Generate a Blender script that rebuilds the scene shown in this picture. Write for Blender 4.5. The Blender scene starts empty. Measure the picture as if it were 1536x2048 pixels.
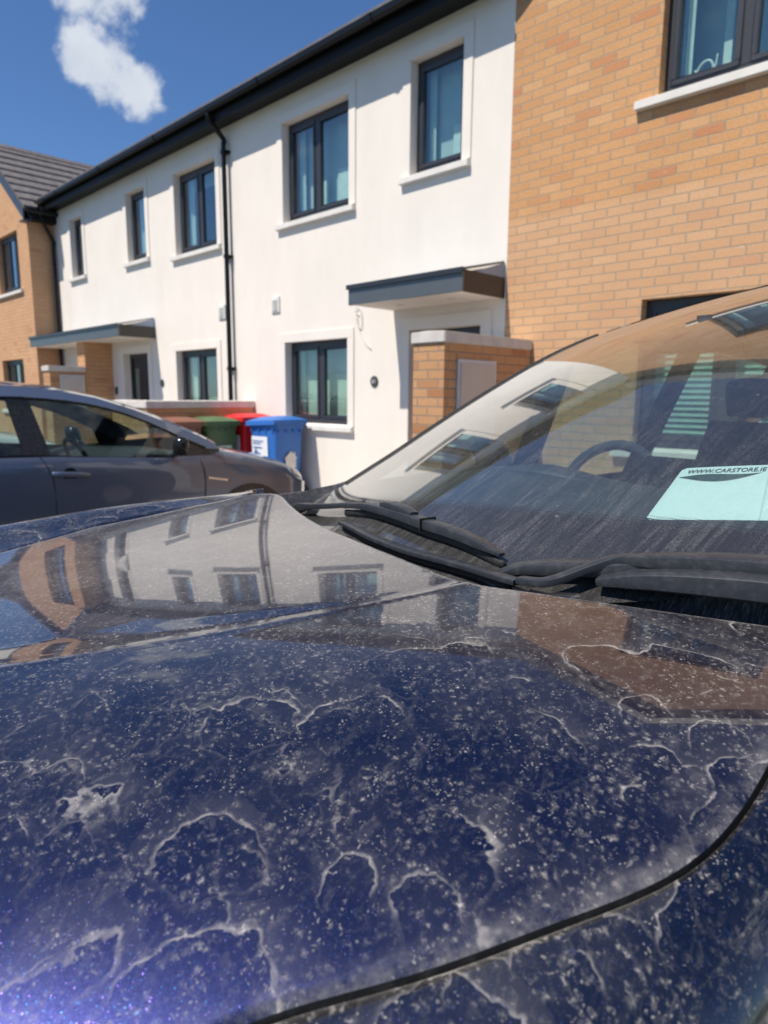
import bpy, bmesh, math, random
from mathutils import Vector, Matrix
random.seed(7)
SC = bpy.context.scene; COL = SC.collection
R = math.radians
E = 1.43                      # eye height; z values measured from the eye are written  E + z

# ------------------------------------------------------------------ camera
FPX, YAW, PITCH, ROLL = 1355.43, 0.78515, 0.168945, 0.007341
def cam_axes():
    f = Vector((-math.sin(YAW)*math.cos(PITCH), math.cos(YAW)*math.cos(PITCH), -math.sin(PITCH)))
    r = Vector((math.cos(YAW), math.sin(YAW), 0)); u = r.cross(f)
    r2 = r*math.cos(ROLL)+u*math.sin(ROLL); u2 = -r*math.sin(ROLL)+u*math.cos(ROLL)
    return r2, u2, f
r_, u_, f_ = cam_axes()
cd = bpy.data.cameras.new('camera'); cam = bpy.data.objects.new('camera', cd); COL.objects.link(cam)
cam.matrix_world = Matrix(((r_.x, u_.x, -f_.x, 0), (r_.y, u_.y, -f_.y, 0), (r_.z, u_.z, -f_.z, E), (0, 0, 0, 1)))
cd.sensor_fit = 'VERTICAL'; cd.sensor_height = 36; cd.sensor_width = 27
cd.lens = FPX/2048*36; cd.clip_start = 0.02; cd.clip_end = 3000
cd.dof.use_dof = True; cd.dof.focus_distance = 1.0; cd.dof.aperture_fstop = cd.lens/4.3
SC.camera = cam
# ------------------------------------------------------------------ world, sun, exposure
SUN = Vector((-0.245, -1.0, 1.72)).normalized()
el = math.asin(SUN.z); az = math.atan2(SUN.x, SUN.y)
W = bpy.data.worlds.new('World'); SC.world = W; W.use_nodes = True
wn = W.node_tree.nodes; wl = W.node_tree.links
for n in list(wn): wn.remove(n)
def wN(t, **k):
    n = wn.new(t)
    for a, b in k.items(): setattr(n, a, b)
    return n
sky = wN('ShaderNodeTexSky', sky_type='NISHITA', sun_disc=False)
sky.sun_elevation = el; sky.sun_rotation = az; sky.altitude = 50; sky.air_density = 1.0; sky.dust_density = 0.15; sky.ozone_density = 5.0
tc = wN('ShaderNodeTexCoord')
nz = wN('ShaderNodeTexNoise'); nz.inputs['Scale'].default_value = 17; nz.inputs['Detail'].default_value = 9; nz.inputs['Roughness'].default_value = 0.62
wl.new(tc.outputs['Generated'], nz.inputs['Vector'])
def pdir(x, y):
    return (f_ + r_*((x-768)/FPX) - u_*((y-1024)/FPX)).normalized()
def wmath(op, a, b=None, c=None):
    n = wN('ShaderNodeMath', operation=op)
    for i, v in enumerate((a, b, c)):
        if v is None: continue
        if isinstance(v, (int, float)): n.inputs[i].default_value = v
        else: wl.new(v, n.inputs[i])
    return n.outputs[0]
field = None
CL = [(pdir(150, 100), .026), (pdir(200, 112), .040), (pdir(235, 150), .040), (pdir(290, 188), .032), (pdir(180, 70), .014), (pdir(190, -14), .026), (pdir(130, -24), .024), (pdir(255, -18), .024)]
for d_, r0 in [(Vector((-.80, .33, .50)), .05), (Vector((-.72, .30, .62)), .05), (Vector((-.75, -.45, .5)), .22), (Vector((.5, -.8, .4)), .25), (Vector((-.2, -.9, .28)), .2), (Vector((.75, .3, .5)), .2)]:
    CL.append((d_.normalized(), r0))
for c_, r0 in CL:
    vm = wN('ShaderNodeVectorMath', operation='DISTANCE'); wl.new(tc.outputs['Generated'], vm.inputs[0]); vm.inputs[1].default_value = c_
    f1 = wmath('MAXIMUM', wmath('SUBTRACT', 1.0, wmath('DIVIDE', vm.outputs['Value'], r0*1.35)), 0.0)
    field = f1 if field is None else wmath('ADD', field, f1)
field = wmath('MINIMUM', field, 1.2)
v_ = wmath('ADD', wmath('MULTIPLY', field, 1.1), wmath('MULTIPLY', wmath('SUBTRACT', nz.outputs['Fac'], 0.52), 4.2))
mr = wN('ShaderNodeMapRange', interpolation_type='SMOOTHSTEP'); wl.new(v_, mr.inputs['Value'])
mr.inputs['From Min'].default_value = 0.34; mr.inputs['From Max'].default_value = 1.30
mask = wmath('MULTIPLY', mr.outputs[0], wmath('MINIMUM', wmath('MULTIPLY', field, 6.0), 0.93))
mx = wN('ShaderNodeMix', data_type='RGBA'); wl.new(mask, mx.inputs['Factor']); sg_ = wN('ShaderNodeMix', data_type='RGBA', blend_type='MULTIPLY'); sg_.inputs['Factor'].default_value = 1; wl.new(sky.outputs[0], sg_.inputs[6]); sg_.inputs[7].default_value = (.74, .93, 1.14, 1); wl.new(sg_.outputs[2], mx.inputs[6])
shd = wN('ShaderNodeMix', data_type='RGBA'); n3 = wN('ShaderNodeTexNoise'); n3.inputs['Scale'].default_value = 22; n3.inputs['Detail'].default_value = 5; wl.new(tc.outputs['Generated'], n3.inputs['Vector']); wl.new(n3.outputs['Fac'], shd.inputs['Factor']); shd.inputs[6].default_value = (5.0, 5.6, 6.8, 1); shd.inputs[7].default_value = (8.2, 8.6, 9.0, 1); wl.new(shd.outputs[2], mx.inputs[7])
bg = wN('ShaderNodeBackground'); bg.inputs['Strength'].default_value = 0.085
wl.new(mx.outputs[2], bg.inputs['Color'])
wo = wN('ShaderNodeOutputWorld'); wl.new(bg.outputs[0], wo.inputs['Surface'])
sd = bpy.data.lights.new('sun', 'SUN'); sd.energy = 4.7; sd.angle = R(0.55); sd.color = (1.0, 0.93, 0.83)
so = bpy.data.objects.new('sun', sd); COL.objects.link(so); so.rotation_euler = SUN.to_track_quat('Z', 'Y').to_euler(); so.location = (0, -10, 20)
vs = SC.view_settings; vs.view_transform = 'Standard'; vs.look = 'None'; vs.gamma = 1; vs.exposure = 0.30
SC.cycles.max_bounces = 10; SC.cycles.transparent_max_bounces = 16; SC.cycles.use_denoising = True; SC.cycles.sample_clamp_indirect = 6

# ------------------------------------------------------------------ materials
def thin_fresnel(m, ior):
    g = m.N('ShaderNodeNewGeometry'); fr = m.N('ShaderNodeFresnel'); m.l.new(m.mr(g.outputs['Backfacing'], 0, 1, ior, 1/ior, False), fr.inputs['IOR']); return fr
class M:
    def __init__(s, name):
        s.m = bpy.data.materials.new(name); s.m.use_nodes = True; s.n = s.m.node_tree.nodes; s.l = s.m.node_tree.links
        s.p = s.n['Principled BSDF']; s.out = s.n['Material Output']; s._c = None
    def N(s, t, **k):
        n = s.n.new(t)
        for a, b in k.items(): setattr(n, a, b)
        return n
    def co(s, scale=None, kind='Object'):
        if s._c is None: s._c = s.N('ShaderNodeTexCoord')
        o = s._c.outputs[kind]
        if scale is None: return o
        mp = s.N('ShaderNodeMapping'); mp.inputs['Scale'].default_value = scale; s.l.new(o, mp.inputs['Vector']); return mp.outputs[0]
    def S(s, v, sock):
        if isinstance(v, (int, float, tuple, list)): sock.default_value = v
        else: s.l.new(v, sock)
    def math(s, op, a, b=None, c=None, clamp=False):
        n = s.N('ShaderNodeMath', operation=op); n.use_clamp = clamp
        for i, v in enumerate((a, b, c)):
            if v is not None: s.S(v, n.inputs[i])
        return n.outputs[0]
    def noise(s, vec, scale, detail=4, rough=.55, dist=0, out='Fac'):
        n = s.N('ShaderNodeTexNoise'); s.l.new(vec, n.inputs['Vector']); n.inputs['Scale'].default_value = scale
        n.inputs['Detail'].default_value = detail; n.inputs['Roughness'].default_value = rough; n.inputs['Distortion'].default_value = dist
        return n.outputs[out]
    def vor(s, vec, scale, feature='F1', out='Distance', rnd=1.0):
        n = s.N('ShaderNodeTexVoronoi', feature=feature); s.l.new(vec, n.inputs['Vector']); n.inputs['Scale'].default_value = scale
        n.inputs['Randomness'].default_value = rnd
        return n.outputs[out]
    def mr(s, v, a, b, c=0., d=1., smooth=True):
        n = s.N('ShaderNodeMapRange'); n.interpolation_type = 'SMOOTHSTEP' if smooth else 'LINEAR'
        s.S(v, n.inputs['Value'])
        for k, x in zip(('From Min', 'From Max', 'To Min', 'To Max'), (a, b, c, d)): s.S(x, n.inputs[k])
        return n.outputs[0]
    def mix(s, f, a, b, blend='MIX'):
        n = s.N('ShaderNodeMix', data_type='RGBA', blend_type=blend); s.S(f, n.inputs['Factor']); s.S(a, n.inputs[6]); s.S(b, n.inputs[7]); return n.outputs[2]
    def bump(s, h, strength=.3, dist=.002, normal=None):
        n = s.N('ShaderNodeBump'); s.l.new(h, n.inputs['Height']); n.inputs['Strength'].default_value = strength; n.inputs['Distance'].default_value = dist
        if normal is not None: s.l.new(normal, n.inputs['Normal'])
        return n.outputs[0]
    def attr(s, name):
        n = s.N('ShaderNodeAttribute'); n.attribute_name = name; return n.outputs['Fac']
    def mixsh(s, f, a, b):
        n = s.N('ShaderNodeMixShader'); s.S(f, n.inputs[0]); s.l.new(a, n.inputs[1]); s.l.new(b, n.inputs[2]); return n.outputs[0]
    def diff(s, col):
        n = s.N('ShaderNodeBsdfDiffuse'); s.S(col, n.inputs['Color']); n.inputs['Roughness'].default_value = .5; return n.outputs[0]
def c4(c): return (c[0], c[1], c[2], 1)
def plain(name, col, rough=.6, metal=0, spec=.5, var=.12, vscale=6, bump=0, bscale=200, coat=0):
    m = M(name); n1 = m.noise(m.co(), vscale, 5)
    k = m.mr(n1, .3, .7, 1-var, 1+var, False)
    col_ = m.mix(1.0, c4(col), k, 'MULTIPLY')
    m.l.new(col_, m.p.inputs['Base Color'])
    m.p.inputs['Roughness'].default_value = rough; m.p.inputs['Metallic'].default_value = metal; m.p.inputs['Specular IOR Level'].default_value = spec
    m.p.inputs['Coat Weight'].default_value = coat; m.p.inputs['Coat Roughness'].default_value = .04
    if bump: m.l.new(m.bump(m.noise(m.co(), bscale, 3), bump, .001), m.p.inputs['Normal'])
    return m.m
def brick_mat(name, c1, c2, c3, mortar=(.50, .39, .28), two_tone=None):
    m = M(name); g = m.N('ShaderNodeNewGeometry'); sx = m.N('ShaderNodeSeparateXYZ'); m.l.new(g.outputs['Normal'], sx.inputs[0])
    px = m.N('ShaderNodeSeparateXYZ'); m.l.new(m.co(), px.inputs[0])
    side = m.math('GREATER_THAN', m.math('ABSOLUTE', sx.outputs['X']), .6)
    h = m.math('ADD', m.math('MULTIPLY', px.outputs['X'], m.math('SUBTRACT', 1.0, side)), m.math('MULTIPLY', px.outputs['Y'], side))
    cb = m.N('ShaderNodeCombineXYZ'); m.l.new(h, cb.inputs[0]); m.l.new(px.outputs['Z'], cb.inputs[1])
    wob = m.noise(m.co(), 5.0, 2, out='Color')
    va = m.N('ShaderNodeVectorMath', operation='MULTIPLY_ADD'); m.l.new(wob, va.inputs[0]); va.inputs[1].default_value = (.006, .006, 0); m.l.new(cb.outputs[0], va.inputs[2])
    b = m.N('ShaderNodeTexBrick'); b.offset = .5; b.squash = 1; m.l.new(va.outputs[0], b.inputs['Vector'])
    b.inputs['Scale'].default_value = 1; b.inputs['Brick Width'].default_value = .225; b.inputs['Row Height'].default_value = .075
    b.inputs['Mortar Size'].default_value = .0052; b.inputs['Mortar Smooth'].default_value = .35; b.inputs['Bias'].default_value = 0
    b.inputs['Color1'].default_value = (0, 0, 0, 1); b.inputs['Color2'].default_value = (1, 1, 1, 1); b.inputs['Mortar'].default_value = (.5, .5, .5, 1)
    rnd = b.outputs['Color']
    cr = m.N('ShaderNodeValToRGB'); m.l.new(rnd, cr.inputs[0]); e = cr.color_ramp.elements
    e[0].position = 0; e[0].color = c4(c3); e[1].position = 1; e[1].color = c4(c2)
    for p, c in ((.10, c1), (.45, tuple((x+y)/2 for x, y in zip(c1, c2))), (.75, c1)):
        k = e.new(p); k.color = c4(c)
    col = cr.outputs[0]
    nf = m.noise(m.co(), 60, 6, .7); col = m.mix(1.0, col, m.mr(nf, .3, .7, .80, 1.16, False), 'MULTIPLY')
    nb = m.noise(m.co(), 1.2, 3); col = m.mix(1.0, col, m.mr(nb, .3, .7, .93, 1.07, False), 'MULTIPLY')
    if two_tone is not None:
        t = m.mr(px.outputs['Z'], two_tone-.04, two_tone+.04)
        col = m.mix(m.math('SUBTRACT', 1.0, t), col, m.mix(.35, col, (.66, .44, .29, 1)))
    # pale salts on the brick faces
    ef = m.mr(m.noise(m.co((1, 1, 2.4)), 6.5, 5, .6), .64, .70); ef = m.math('MULTIPLY', ef, m.mr(m.noise(m.co(), 55, 3), .45, .7))
    col = m.mix(m.math('MULTIPLY', ef, .8), col, (.72, .66, .62, 1))
    nm = m.noise(m.co(), 130, 3)
    mc = m.mix(m.mr(nm, .35, .65), c4(mortar), c4(tuple(x*.78 for x in mortar)))
    col = m.mix(b.outputs['Fac'], col, mc)
    m.l.new(col, m.p.inputs['Base Color']); m.p.inputs['Roughness'].default_value = .88; m.p.inputs['Specular IOR Level'].default_value = .25
    hgt = m.math('ADD', m.math('MULTIPLY', m.math('SUBTRACT', 1.0, b.outputs['Fac']), 1.0), m.math('MULTIPLY', m.noise(m.co(), 220, 4), .22))
    hgt = m.math('ADD', hgt, m.math('MULTIPLY', rnd, .22))
    m.l.new(m.bump(hgt, 1.0, .009), m.p.inputs['Normal'])
    return m.m
def render_mat(name, col=(.83, .76, .675)):
    m = M(name)
    n1 = m.noise(m.co((1, 1, .6)), 1.6, 5, .6); n2 = m.noise(m.co((1, 1, .25)), 7, 5, .6); n3 = m.noise(m.co(), 260, 3)
    c = m.mix(1.0, c4(col), m.mr(n1, .3, .7, .95, 1.04, False), 'MULTIPLY'); c = m.mix(1.0, c, m.mr(n2, .3, .75, 1.01, .982, False), 'MULTIPLY')
    m.l.new(c, m.p.inputs['Base Color']); m.p.inputs['Roughness'].default_value = .9; m.p.inputs['Specular IOR Level'].default_value = .2
    m.l.new(m.bump(m.math('ADD', n3, m.math('MULTIPLY', n2, 2.0)), .35, .0025), m.p.inputs['Normal'])
    return m.m
def glass_mat(name, tint=(.86, .94, .92), refl=1.6, rough=0.0, wave=0.0):
    m = M(name); fr = thin_fresnel(m, 1.5)
    gl = m.N('ShaderNodeBsdfGlossy'); gl.inputs['Roughness'].default_value = rough; gl.inputs['Color'].default_value = (1, 1, 1, 1)
    tr = m.N('ShaderNodeBsdfTransparent'); tr.inputs['Color'].default_value = c4(tint)
    if wave:
        nb = m.bump(m.noise(m.co(), 1.7, 1), wave, .02); m.l.new(nb, gl.inputs['Normal'])
    f = m.math('MULTIPLY', fr.outputs[0], refl, clamp=True)
    m.l.new(m.mixsh(f, tr.outputs[0], gl.outputs[0]), m.out.inputs['Surface']); return m.m
BRICK = brick_mat('buff_brick', (.585, .305, .135), (.665, .38, .185), (.56, .25, .12), two_tone=E+1.62)
BRICK2 = brick_mat('buff_brick_far', (.63, .345, .18), (.68, .39, .21), (.57, .28, .14))
BRICKW = brick_mat('wall_brick', (.56, .30, .145), (.62, .345, .17), (.44, .20, .09), mortar=(.36, .29, .23))
RENDER = render_mat('white_render'); TRIM = render_mat('smooth_render_trim', (.83, .76, .68))
STONE = plain('cast_stone', (.74, .70, .64), .8, var=.08, bump=.2)
CONC = plain('coping_concrete', (.62, .57, .52), .85, var=.1, vscale=9, bump=.3)
ANTH = plain('anthracite_frame', (.036, .038, .045), .38, var=.08)
BLACKP = plain('black_pvc', (.006, .006, .007), .35, spec=.3, var=.15)
FASC = plain('dark_fascia', (.006, .006, .007), .5, spec=.25, var=.1)
BARGE = plain('sky_tinted_bargeboard', (.045, .058, .082), .42, var=.08)  # dark grey board; blue of the sky light is put into the colour
CANG = plain('grey_canopy_metal', (.125, .135, .14), .32, metal=.35, var=.05)
CAND = plain('dark_canopy_trim', (.03, .031, .034), .3, var=.05)
LEAD = plain('lead_flashing', (.20, .23, .28), .45, metal=.3, var=.15)
WHITEP = plain('white_pvc', (.78, .77, .73), .45, var=.04)
METER = plain('meter_box_grey', (.56, .49, .44), .5, var=.04)
METERF = plain('meter_box_frame', (.66, .64, .64), .5, var=.04)
DOORM = plain('door_paint', (.022, .021, .023), .4, var=.1)
GLASSW = glass_mat('window_glass', (.86, .95, .94), 1.9, wave=.12)
ROOM = plain('room_wall', (.42, .44, .46), .9); ROOMD = plain('room_floor', (.18, .14, .11), .8)
CURT = plain('net_curtain', (.80, .85, .78), .9, var=.08, vscale=20); REFLG = plain('pale_green_reflection', (.58, .64, .52), .9, var=.05)
SLATW = plain('cream_blind_slat', (.74, .76, .66), .6, var=.05)
def tile_mat():
    m = M('concrete_roof_tile'); px = m.N('ShaderNodeSeparateXYZ'); m.l.new(m.co(), px.inputs[0])
    n1 = m.noise(m.co(), 9, 6, .65); n2 = m.noise(m.co((3, 1, 1)), 3, 3)
    cr = m.mix(m.mr(n1, .3, .7), (.115, .100, .098, 1), (.185, .165, .16, 1)); cr = m.mix(1.0, cr, m.mr(n2, .3, .7, .88, 1.1, False), 'MULTIPLY')
    m.l.new(cr, m.p.inputs['Base Color']); m.p.inputs['Roughness'].default_value = .75
    m.l.new(m.bump(m.noise(m.co(), 160, 4), .4, .002), m.p.inputs['Normal']); return m.m
TILE = tile_mat(); TILEG = plain('tile_gap', (.02, .018, .018), .9)
def asphalt():
    m = M('asphalt'); n1 = m.noise(m.co(), 90, 4, .7); n2 = m.noise(m.co(), .6, 4)
    c = m.mix(m.mr(n1, .3, .7), (.045, .045, .047, 1), (.085, .083, .08, 1)); c = m.mix(1.0, c, m.mr(n2, .3, .7, .85, 1.15, False), 'MULTIPLY')
    m.l.new(c, m.p.inputs['Base Color']); m.p.inputs['Roughness'].default_value = .9; m.l.new(m.bump(n1, .6, .004), m.p.inputs['Normal']); return m.m
ASPH = asphalt(); PAVE = plain('concrete_paving', (.38, .36, .33), .9, var=.12, vscale=3, bump=.3); GRASS = plain('lawn', (.07, .11, .035), .95, var=.3, vscale=2)
LEAFM = plain('hedge_leaf', (.05, .085, .028), .7, var=.3, vscale=8)

# dust layer shared by the paint and the glass of the near car
def dust_masks(m, co, nearg=False):
    # dried puddles: scalloped tide lines, clean inside, a film that thins outward
    def warp(vec, sc, amp):
        n = m.N('ShaderNodeVectorMath', operation='MULTIPLY_ADD'); m.l.new(m.noise(vec, sc, 3, .55, out='Color'), n.inputs[0]); n.inputs[1].default_value = (amp, amp, amp); m.l.new(vec, n.inputs[2]); return n.outputs[0]
    big = m.noise(co, 3.1, 2); wv = warp(warp(warp(co, 6, .07), 19, .030), 60, .010)
    def tide(scale, lv, wdt, soft, gate):
        v = m.N('ShaderNodeTexVoronoi', feature='F1'); m.l.new(wv, v.inputs['Vector']); v.inputs['Scale'].default_value = scale
        df = m.N('ShaderNodeVectorMath', operation='SUBTRACT'); m.l.new(wv, df.inputs[0]); m.l.new(v.outputs['Position'], df.inputs[1])
        dt = m.N('ShaderNodeVectorMath', operation='DOT_PRODUCT'); m.l.new(df.outputs[0], dt.inputs[0]); dt.inputs[1].default_value = (-.75*scale, .60*scale, 0)
        up = m.mr(m.math('ADD', dt.outputs['Value'], m.math('MULTIPLY', m.math('SUBTRACT', m.noise(co, 12, 2), .5), .8)), -.08, .22, .12, 1.0)
        gate = m.math('MULTIPLY', gate, up)
        d = m.math('SUBTRACT', v.outputs['Distance'], lv)
        line = m.math('MULTIPLY', m.mr(d, 0.0, wdt*.7), m.mr(d, wdt*3.0, wdt*.7))
        film = m.math('MULTIPLY', m.mr(d, 0.0, wdt*2), m.mr(d, soft, 0.0))
        return m.math('MULTIPLY', line, gate), m.math('MULTIPLY', film, gate)
    nr = m.mr(m.attr('near'), .50, .34) if nearg else 1.0; g1 = m.math('MULTIPLY', m.mr(m.noise(co, 4.5, 3, .5), .38, .52), nr); g2 = m.math('MULTIPLY', m.mr(m.noise(co, 7.0, 4, .6), .46, .58), nr)
    l1, f1 = tide(7.5, .50, .012, .30, g1); l2, f2 = tide(15.0, .46, .020, .30, g2)
    lines = m.math('MAXIMUM', l1, m.math('MULTIPLY', l2, .8)); lines = m.math('MULTIPLY', lines, m.mr(m.noise(co, 60, 3), .30, .62, .25, 1.0))
    film = m.math('MAXIMUM', f1, m.math('MULTIPLY', f2, .7))
    vz = warp(co, 90, .016)
    v1 = m.vor(vz, 100); spots = m.math('MULTIPLY', m.mr(v1, .52, .0), m.mr(m.noise(co, 200, 5, .8), .42, .72))
    spots = m.math('MULTIPLY', spots, m.mr(m.noise(co, 14, 3), .40, .58, .25, 1.0))
    v2 = m.vor(vz, 190); sp2 = m.math('MULTIPLY', m.mr(v2, .32, .04), m.mr(m.noise(co, 33, 3), .46, .62))
    fine = m.mr(m.noise(co, 420, 3, .8), .50, .74)
    # flecks drawn out along the fall line of the panel
    rt = m.N('ShaderNodeMapping'); rt.inputs['Rotation'].default_value = (0, 0, R(-38)); m.l.new(wv, rt.inputs['Vector']); st = m.N('ShaderNodeMapping'); st.inputs['Scale'].default_value = (1.0, .32, 1.0); m.l.new(rt.outputs[0], st.inputs['Vector'])
    stre = m.mr(m.noise(st.outputs[0], 75, 5, .7, .6), .50, .72)
    veil = m.mr(m.noise(co, 11, 5, .62), .36, .66)
    dr = m.vor(warp(co, 30, .006), 105); dots = m.math('MULTIPLY', m.mr(dr, .17, .13), m.mr(m.noise(co, 19, 3), .54, .62)); spots = m.math('MAXIMUM', spots, m.math('MULTIPLY', dots, .30))
    return lines, film, spots, sp2, m.math('ADD', fine, m.math('MULTIPLY', veil, .9)), stre
def paint(name, base, dust=1.0, flake=1.0, metal=.75, rough=.38, edge=False):
    m = M(name); p = m.p; co = m.co()
    p.inputs['Base Color'].default_value = c4(base); p.inputs['Metallic'].default_value = metal; p.inputs['Roughness'].default_value = rough
    p.inputs['Coat Weight'].default_value = 1; p.inputs['Coat Roughness'].default_value = .012; p.inputs['Coat IOR'].default_value = 1.85 if dust else 1.55
    if flake:
        g = m.N('ShaderNodeNewGeometry'); vc = m.vor(co, 1150, out='Color')
        s1 = m.N('ShaderNodeVectorMath', operation='SUBTRACT'); m.l.new(vc, s1.inputs[0]); s1.inputs[1].default_value = (.5, .5, .5)
        s2 = m.N('ShaderNodeVectorMath', operation='MULTIPLY_ADD'); m.l.new(s1.outputs[0], s2.inputs[0]); s2.inputs[1].default_value = (.05*flake,)*3; m.l.new(g.outputs['Normal'], s2.inputs[2])
        s3 = m.N('ShaderNodeVectorMath', operation='NORMALIZE'); m.l.new(s2.outputs[0], s3.inputs[0]); m.l.new(s3.outputs[0], p.inputs['Normal'])
        hs = m.vor(co, 1150, out='Color'); sp = m.N('ShaderNodeSeparateColor'); m.l.new(hs, sp.inputs[0])
        colv = m.mix(m.mr(sp.outputs[2], .985, .999), c4(base), (.02, .14, .34, 1)); colv = m.mix(m.mr(sp.outputs[0], .992, .999), colv, (.16, .10, .40, 1))
        m.l.new(colv, p.inputs['Base Color'])
        m.l.new(m.mr(sp.outputs[2], .985, .999, rough, .24), p.inputs['Roughness'])
    if dust:
        lines, film, spots, sp2, fine, stre = dust_masks(m, co, edge)
        a = m.math('ADD', m.math('MULTIPLY', lines, .36), m.math('MULTIPLY', film, .038))
        a = m.math('ADD', a, m.math('MULTIPLY', spots, .60)); a = m.math('ADD', a, m.math('MULTIPLY', sp2, .40))
        a = m.math('ADD', a, m.math('MULTIPLY', stre, .058)); a = m.math('ADD', a, m.math('MULTIPLY', fine, .012)); a = m.math('ADD', a, .003)
        if edge:
            e = m.math('POWER', m.mr(m.attr('edge'), .030, .0), 1.8); e = m.math('MULTIPLY', e, m.mr(m.noise(co, 38, 4, .7), .3, .75))
            a = m.math('ADD', a, m.math('MULTIPLY', e, .20))
            cl = m.math('MULTIPLY', m.mr(m.attr('crease'), .007, .0005), m.mr(m.noise(co, 24, 4, .6), .36, .60)); a = m.math('ADD', a, m.math('MULTIPLY', cl, .20))  # crease line: dust, with the bright crease highlight put into it
        # a thin film covers more of the sight line the flatter one looks along it
        lw = m.N('ShaderNodeLayerWeight'); lw.inputs['Blend'].default_value = .5; cs = m.math('MAXIMUM', m.math('SUBTRACT', 1.0, lw.outputs['Facing']), .09)
        gz = m.math('MULTIPLY', m.math('DIVIDE', .0135, cs), m.mr(m.noise(co, 7, 5, .6), .3, .7, .55, 1.35))
        a = m.math('ADD', a, m.math('SUBTRACT', gz, .018))
        gn = m.N('ShaderNodeNewGeometry'); sz = m.N('ShaderNodeSeparateXYZ'); m.l.new(gn.outputs['Normal'], sz.inputs[0])   # settles on what faces up
        a = m.math('MULTIPLY', a, m.math('MULTIPLY', m.mr(sz.outputs['Z'], .05, .60, .16, 1.0), dust), clamp=True)
        d = m.diff((.62, .585, .54, 1))
        # the film also dulls the mirror finish
        m.l.new(m.mixsh(a, p.outputs[0], d), m.out.inputs['Surface'])
    return m.m
BLUE = paint('blue_metallic_paint_dusty', (.0042, .0056, .044), 1.0, 1.0, .85, .34, True)
BLUE2 = paint('blue_metallic_paint', (.004, .006, .028), .95, 1.0, .85, .36)
GREY = paint('grey_metallic_paint', (.12, .15, .22), 0, 0, .55, .36)
SILV = paint('white_car_paint', (.72, .74, .75), 0, 0, 0, .4)
def ws_glass():
    m = M('windscreen_glass'); co = m.co(); fr = thin_fresnel(m, 1.52)
    gl = m.N('ShaderNodeBsdfGlossy'); gl.inputs['Roughness'].default_value = .003
    tr = m.N('ShaderNodeBsdfTransparent'); tr.inputs['Color'].default_value = (.69, .86, .84, 1)
    base = m.mixsh(m.math('MULTIPLY', fr.outputs[0], 2.5, clamp=True), tr.outputs[0], gl.outputs[0])
    fb = m.N('ShaderNodeBsdfPrincipled'); fb.inputs['Base Color'].default_value = (.010, .010, .012, 1); fb.inputs['Roughness'].default_value = .03; fb.inputs['IOR'].default_value = 1.8
    a = m.attr('frit'); dots = m.vor(co, 260, rnd=.15)
    band = m.math('MAXIMUM', m.mr(a, .0, -.004), m.math('MULTIPLY', m.mr(a, .030, .018), m.math('LESS_THAN', dots, m.mr(a, .03, 0, .15, .62, False))))
    s = m.mixsh(band, base, fb.outputs[0])
    # rain-washed dust: runs down the slope, a mesh of small rings, a thin veil
    run = m.math('MULTIPLY', m.mr(m.noise(m.co((46, 5.0, 5.0)), 1.0, 6, .7, 1.1), .40, .70), m.mr(m.noise(co, 9, 4), .3, .62, .3, 1.0))
    mesh = m.mr(m.math('ABSOLUTE', m.math('SUBTRACT', m.noise(co, 210, 3, .6), .5)), .035, .0)
    low = m.mr(a, .42, -.05)
    vz = m.math('MULTIPLY', run, m.math('ADD', .024, m.math('MULTIPLY', mesh, .15))); vz = m.math('MULTIPLY', vz, m.math('ADD', .45, low))
    fine = m.math('MULTIPLY', m.mr(m.noise(co, 420, 3, .8), .52, .70), m.mr(m.noise(co, 13, 4), .35, .65, .03, .13))
    sp = m.math('MULTIPLY', m.mr(m.vor(co, 34), .20, .02), m.mr(m.noise(co, 120, 4, .7), .5, .7)); sp = m.math('MULTIPLY', sp, m.mr(m.noise(co, 6, 2), .52, .62))
    edge = m.mr(m.attr('side'), .05, .0)
    d = m.math('ADD', m.math('ADD', vz, fine), m.math('ADD', m.math('MULTIPLY', sp, .5), .026)); d = m.math('ADD', d, m.math('MULTIPLY', edge, m.math('MULTIPLY', m.noise(co, 60, 3), .16)), clamp=True)
    df = m.diff((.66, .64, .60, 1)); m.l.new(m.mixsh(d, s, df), m.out.inputs['Surface']); return m.m
WSG = ws_glass()
CARG = glass_mat('car_side_glass', (.62, .74, .70), 1.3)
CARGD = glass_mat('dark_car_glass', (.30, .38, .38), 1.6)
def dusty(name, col, rough, amt=.25, scale=(1, 1, 1)):
    m = M(name); co = m.co(scale); m.p.inputs['Base Color'].default_value = c4(col); m.p.inputs['Roughness'].default_value = rough
    a = m.math('MULTIPLY', m.mr(m.noise(co, 60, 5, .7), .42, .75), amt); a = m.math('ADD', a, m.math('MULTIPLY', m.mr(m.noise(co, 380, 3, .8), .55, .75), amt*.6))
    m.l.new(m.mixsh(a, m.p.outputs[0], m.diff((.50, .47, .43, 1))), m.out.inputs['Surface'])
    m.l.new(m.bump(m.noise(m.co(), 700, 2), .12, .0006), m.p.inputs['Normal']); return m.m
WIPER = dusty('satin_black_plastic', (.024, .027, .033), .42, .06); RUBBER = dusty('black_rubber', (.010, .010, .010), .7, .05)
COWL = dusty('cowl_plastic', (.018, .018, .020), .45, .45, (6, .8, .8)); COVER = dusty('dark_corner_plastic', (.030, .031, .034), .35, .12)
BLACKT = dusty('gloss_black_trim', (.010, .010, .011), .15, .08)
DASH = plain('dash_plastic', (.030, .034, .042), .6, var=.2, vscale=40, bump=.3, bscale=900); SEAT = plain('seat_cloth', (.028, .031, .038), .9, var=.2, vscale=60)
HEADL = plain('pale_headliner', (.40, .38, .34), .9)
PAPER = plain('white_card', (.70, .73, .71), .6, var=.03, vscale=30); INK = plain('black_ink', (.015, .03, .03), .6)
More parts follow.
